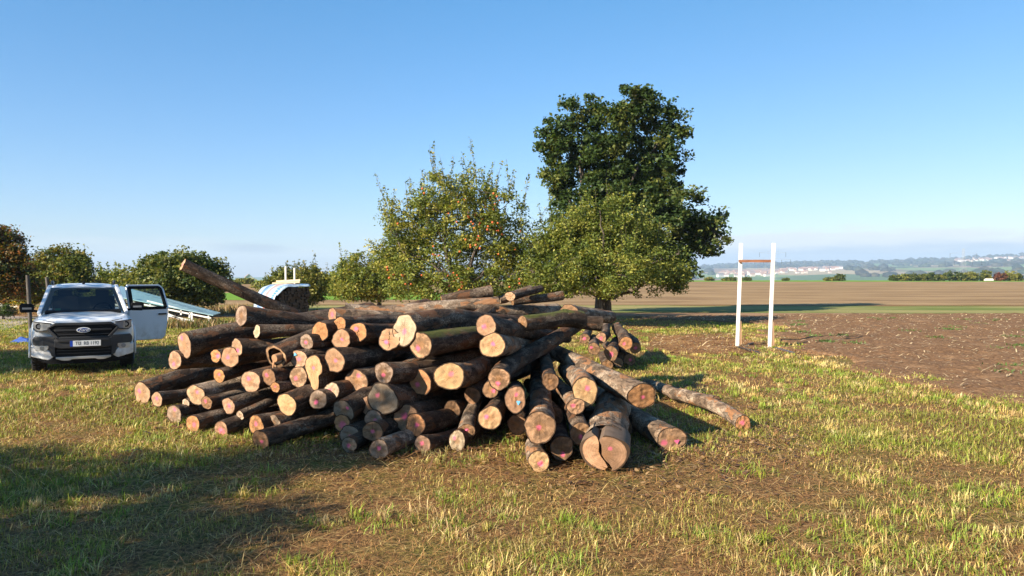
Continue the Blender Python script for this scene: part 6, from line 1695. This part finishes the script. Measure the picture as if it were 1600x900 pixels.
def pylon(px, base_d, top_y, lb):
    x = (px - 800) / FPX * base_d; z0 = float(height(np.array([x]), np.array([base_d]))[0]); top = P(px, top_y, base_d).z
    root = empty('power_pylon', (x, base_d, z0)); tag(root, lb, 'pylon', 'pylons of the power line')
    h = top - z0; m = MB(); w0, w1 = h * .075, h * .012
    def q(t, sx, sy): w_ = w0 * (1 - t) ** 1.4 + w1; return Vector((sx * w_, sy * w_, h * t))
    ts = [0, .14, .27, .39, .5, .6, .7, .8, .9, 1]; th = max(.12, base_d * .00011)
    for sx, sy in ((1, 1), (1, -1), (-1, 1), (-1, -1)):
        for a, c in zip(ts[:-1], ts[1:]):
            m.bar(q(a, sx, sy), q(c, sx, sy), th); m.bar(q(a, sx, sy), q(c, -sx, sy), th * .6); m.bar(q(a, sx, sy), q(c, sx, -sy), th * .6)
    m.build('lattice_tower', M['pylon'], root)
    m = MB()
    for z, l in ((.80, .30), (.92, .22)):
        for s in (-1, 1):
            m.bar((0, 0, h * z + h * .025), (s * h * l, 0, h * z), th); m.bar((0, 0, h * z - h * .02), (s * h * l, 0, h * z), th)
    m.build('cross_arms', M['pylon'], root)
    for z, l in ((.80, .30), (.80, .15), (.92, .22)):
        for s in (-1, 1):
            m = MB(); m.tube([(s * h * l, 0, h * z), (s * h * l, 0, h * z - h * .075)], th * 1.3, 6); m.build('insulator', M['dark_trim'], root)
M['pylon'] = plain('galvanised_steel', (.36, .37, .38), .6, .4)
pylon(1207, 900, 387, 'grey lattice pylon hidden behind the right white post')
pylon(1505, 950, 388, 'pale lattice pylon standing on the plain at the far right')
# houses glimpsed on the left
for px, py, D, s, lb in ((577, 445, 130, .30, 'white gabled house glimpsed between the left orchard trees'), (388, 445, 225, .24, 'tiny white gabled house on the left skyline')):
    c = P(px, py, D); root = empty('white_house', (c.x, D, 0), .5); tag(root, lb, 'house'); root.scale = (s, s, s)
    m = MB(); h = 4.4; m.prism([(-4, 0), (4, 0), (4, h), (0, h + 3.4), (-4, h)], lambda x, z: (x, -4.5, z), lambda x, z: (x, 4.5, z)); m.build('wall', M['wall_white'], root)
    m = MB()
    for sg in (-1, 1): m.add([(sg * 4.5, -5, h - .35), (0, -5, h + 3.55), (0, 5, h + 3.55), (sg * 4.5, 5, h - .35), (sg * 4.5, -5, h - .15), (0, -5, h + 3.75), (0, 5, h + 3.75), (sg * 4.5, 5, h - .15)], [(0, 1, 2, 3), (7, 6, 5, 4), (0, 4, 5, 1), (1, 5, 6, 2), (2, 6, 7, 3), (3, 7, 4, 0)])
    m.build('roof', M['roof_grey'], root)
    for x in (-1.7, 1.7):
        m = MB(); m.box((x, -4.53, 2.6), (1.1, .08, 1.4)); m.build('window', M['black'], root)
# ------------------------------------------------------------------ woods on the far hills (stuff) and the air
def far_woods():
    n = 5200; ang = rng.uniform(-.9, .80, n); d = rng.uniform(1900, 6300, n)
    x, y = d * np.sin(ang), d * np.cos(ang); z = height(x, y)
    dens = vnoise(x, y, 1 / 420.0, 61) * .6 + vnoise(x, y, 1 / 150.0, 62) * .4 + np.clip((z - 10) / 260, -.1, .3)
    k = (dens > .56) & ~((np.abs(x / y * FPX + 800 - 1220) < 105) & (y > 2300) & (y < 3700)) & ~((x / y * FPX + 800 > 1470) & (y > 3700) & (y < 4500)); x, y, z = x[k], y[k], z[k]; n = len(x)
    bm = bmesh.new(); bmesh.ops.create_icosphere(bm, subdivisions=1, radius=1); iv = np.array([v.co[:] for v in bm.verts]); fi = np.array([[v.index for v in f.verts] for f in bm.faces]); bm.free()
    s = rng.uniform(9, 17, n)
    v = iv[None] * (1 + rng.uniform(-.28, .28, (n, len(iv), 1))) * s[:, None, None] * np.array([1.5, 1.5, .85]) + np.stack([x, y, z + s * .3], 1)[:, None]
    f = fi[None] + (np.arange(n) * len(iv))[:, None, None]
    c = np.array([[0.022, 0.036, 0.014]]) * rng.uniform(.6, 1.8, n)[:, None] * np.stack([rng.uniform(.9, 1.9, n), np.ones(n), np.ones(n)], 1)
    tag(np_mesh('far_woods', v.reshape(-1, 3), f.reshape(-1, 3), M['leaf'], np.repeat(c, len(iv), 0)), 'dark woods and copses on the distant hills', 'woods', kind='stuff')
far_woods()
def haze():
    m = MB(); m.box((0, 0, 55), (14400, 14400, 240))
    g = NG('haze_air'); g.t.nodes.remove(g.b)
    v = g.n('ShaderNodeVolumePrincipled'); v.inputs['Color'].default_value = (0.56, 0.76, 1.0, 1); v.inputs['Density'].default_value = HAZE; v.inputs['Anisotropy'].default_value = 0.0
    g.t.links.new(v.outputs[0], g.out.inputs['Volume'])
    o = m.build('haze', g.mat, None, (0, 0, 0)); tag(o, 'thin blue haze over the distant hills', 'haze', kind='stuff')
HAZE = 1.55e-4
haze()
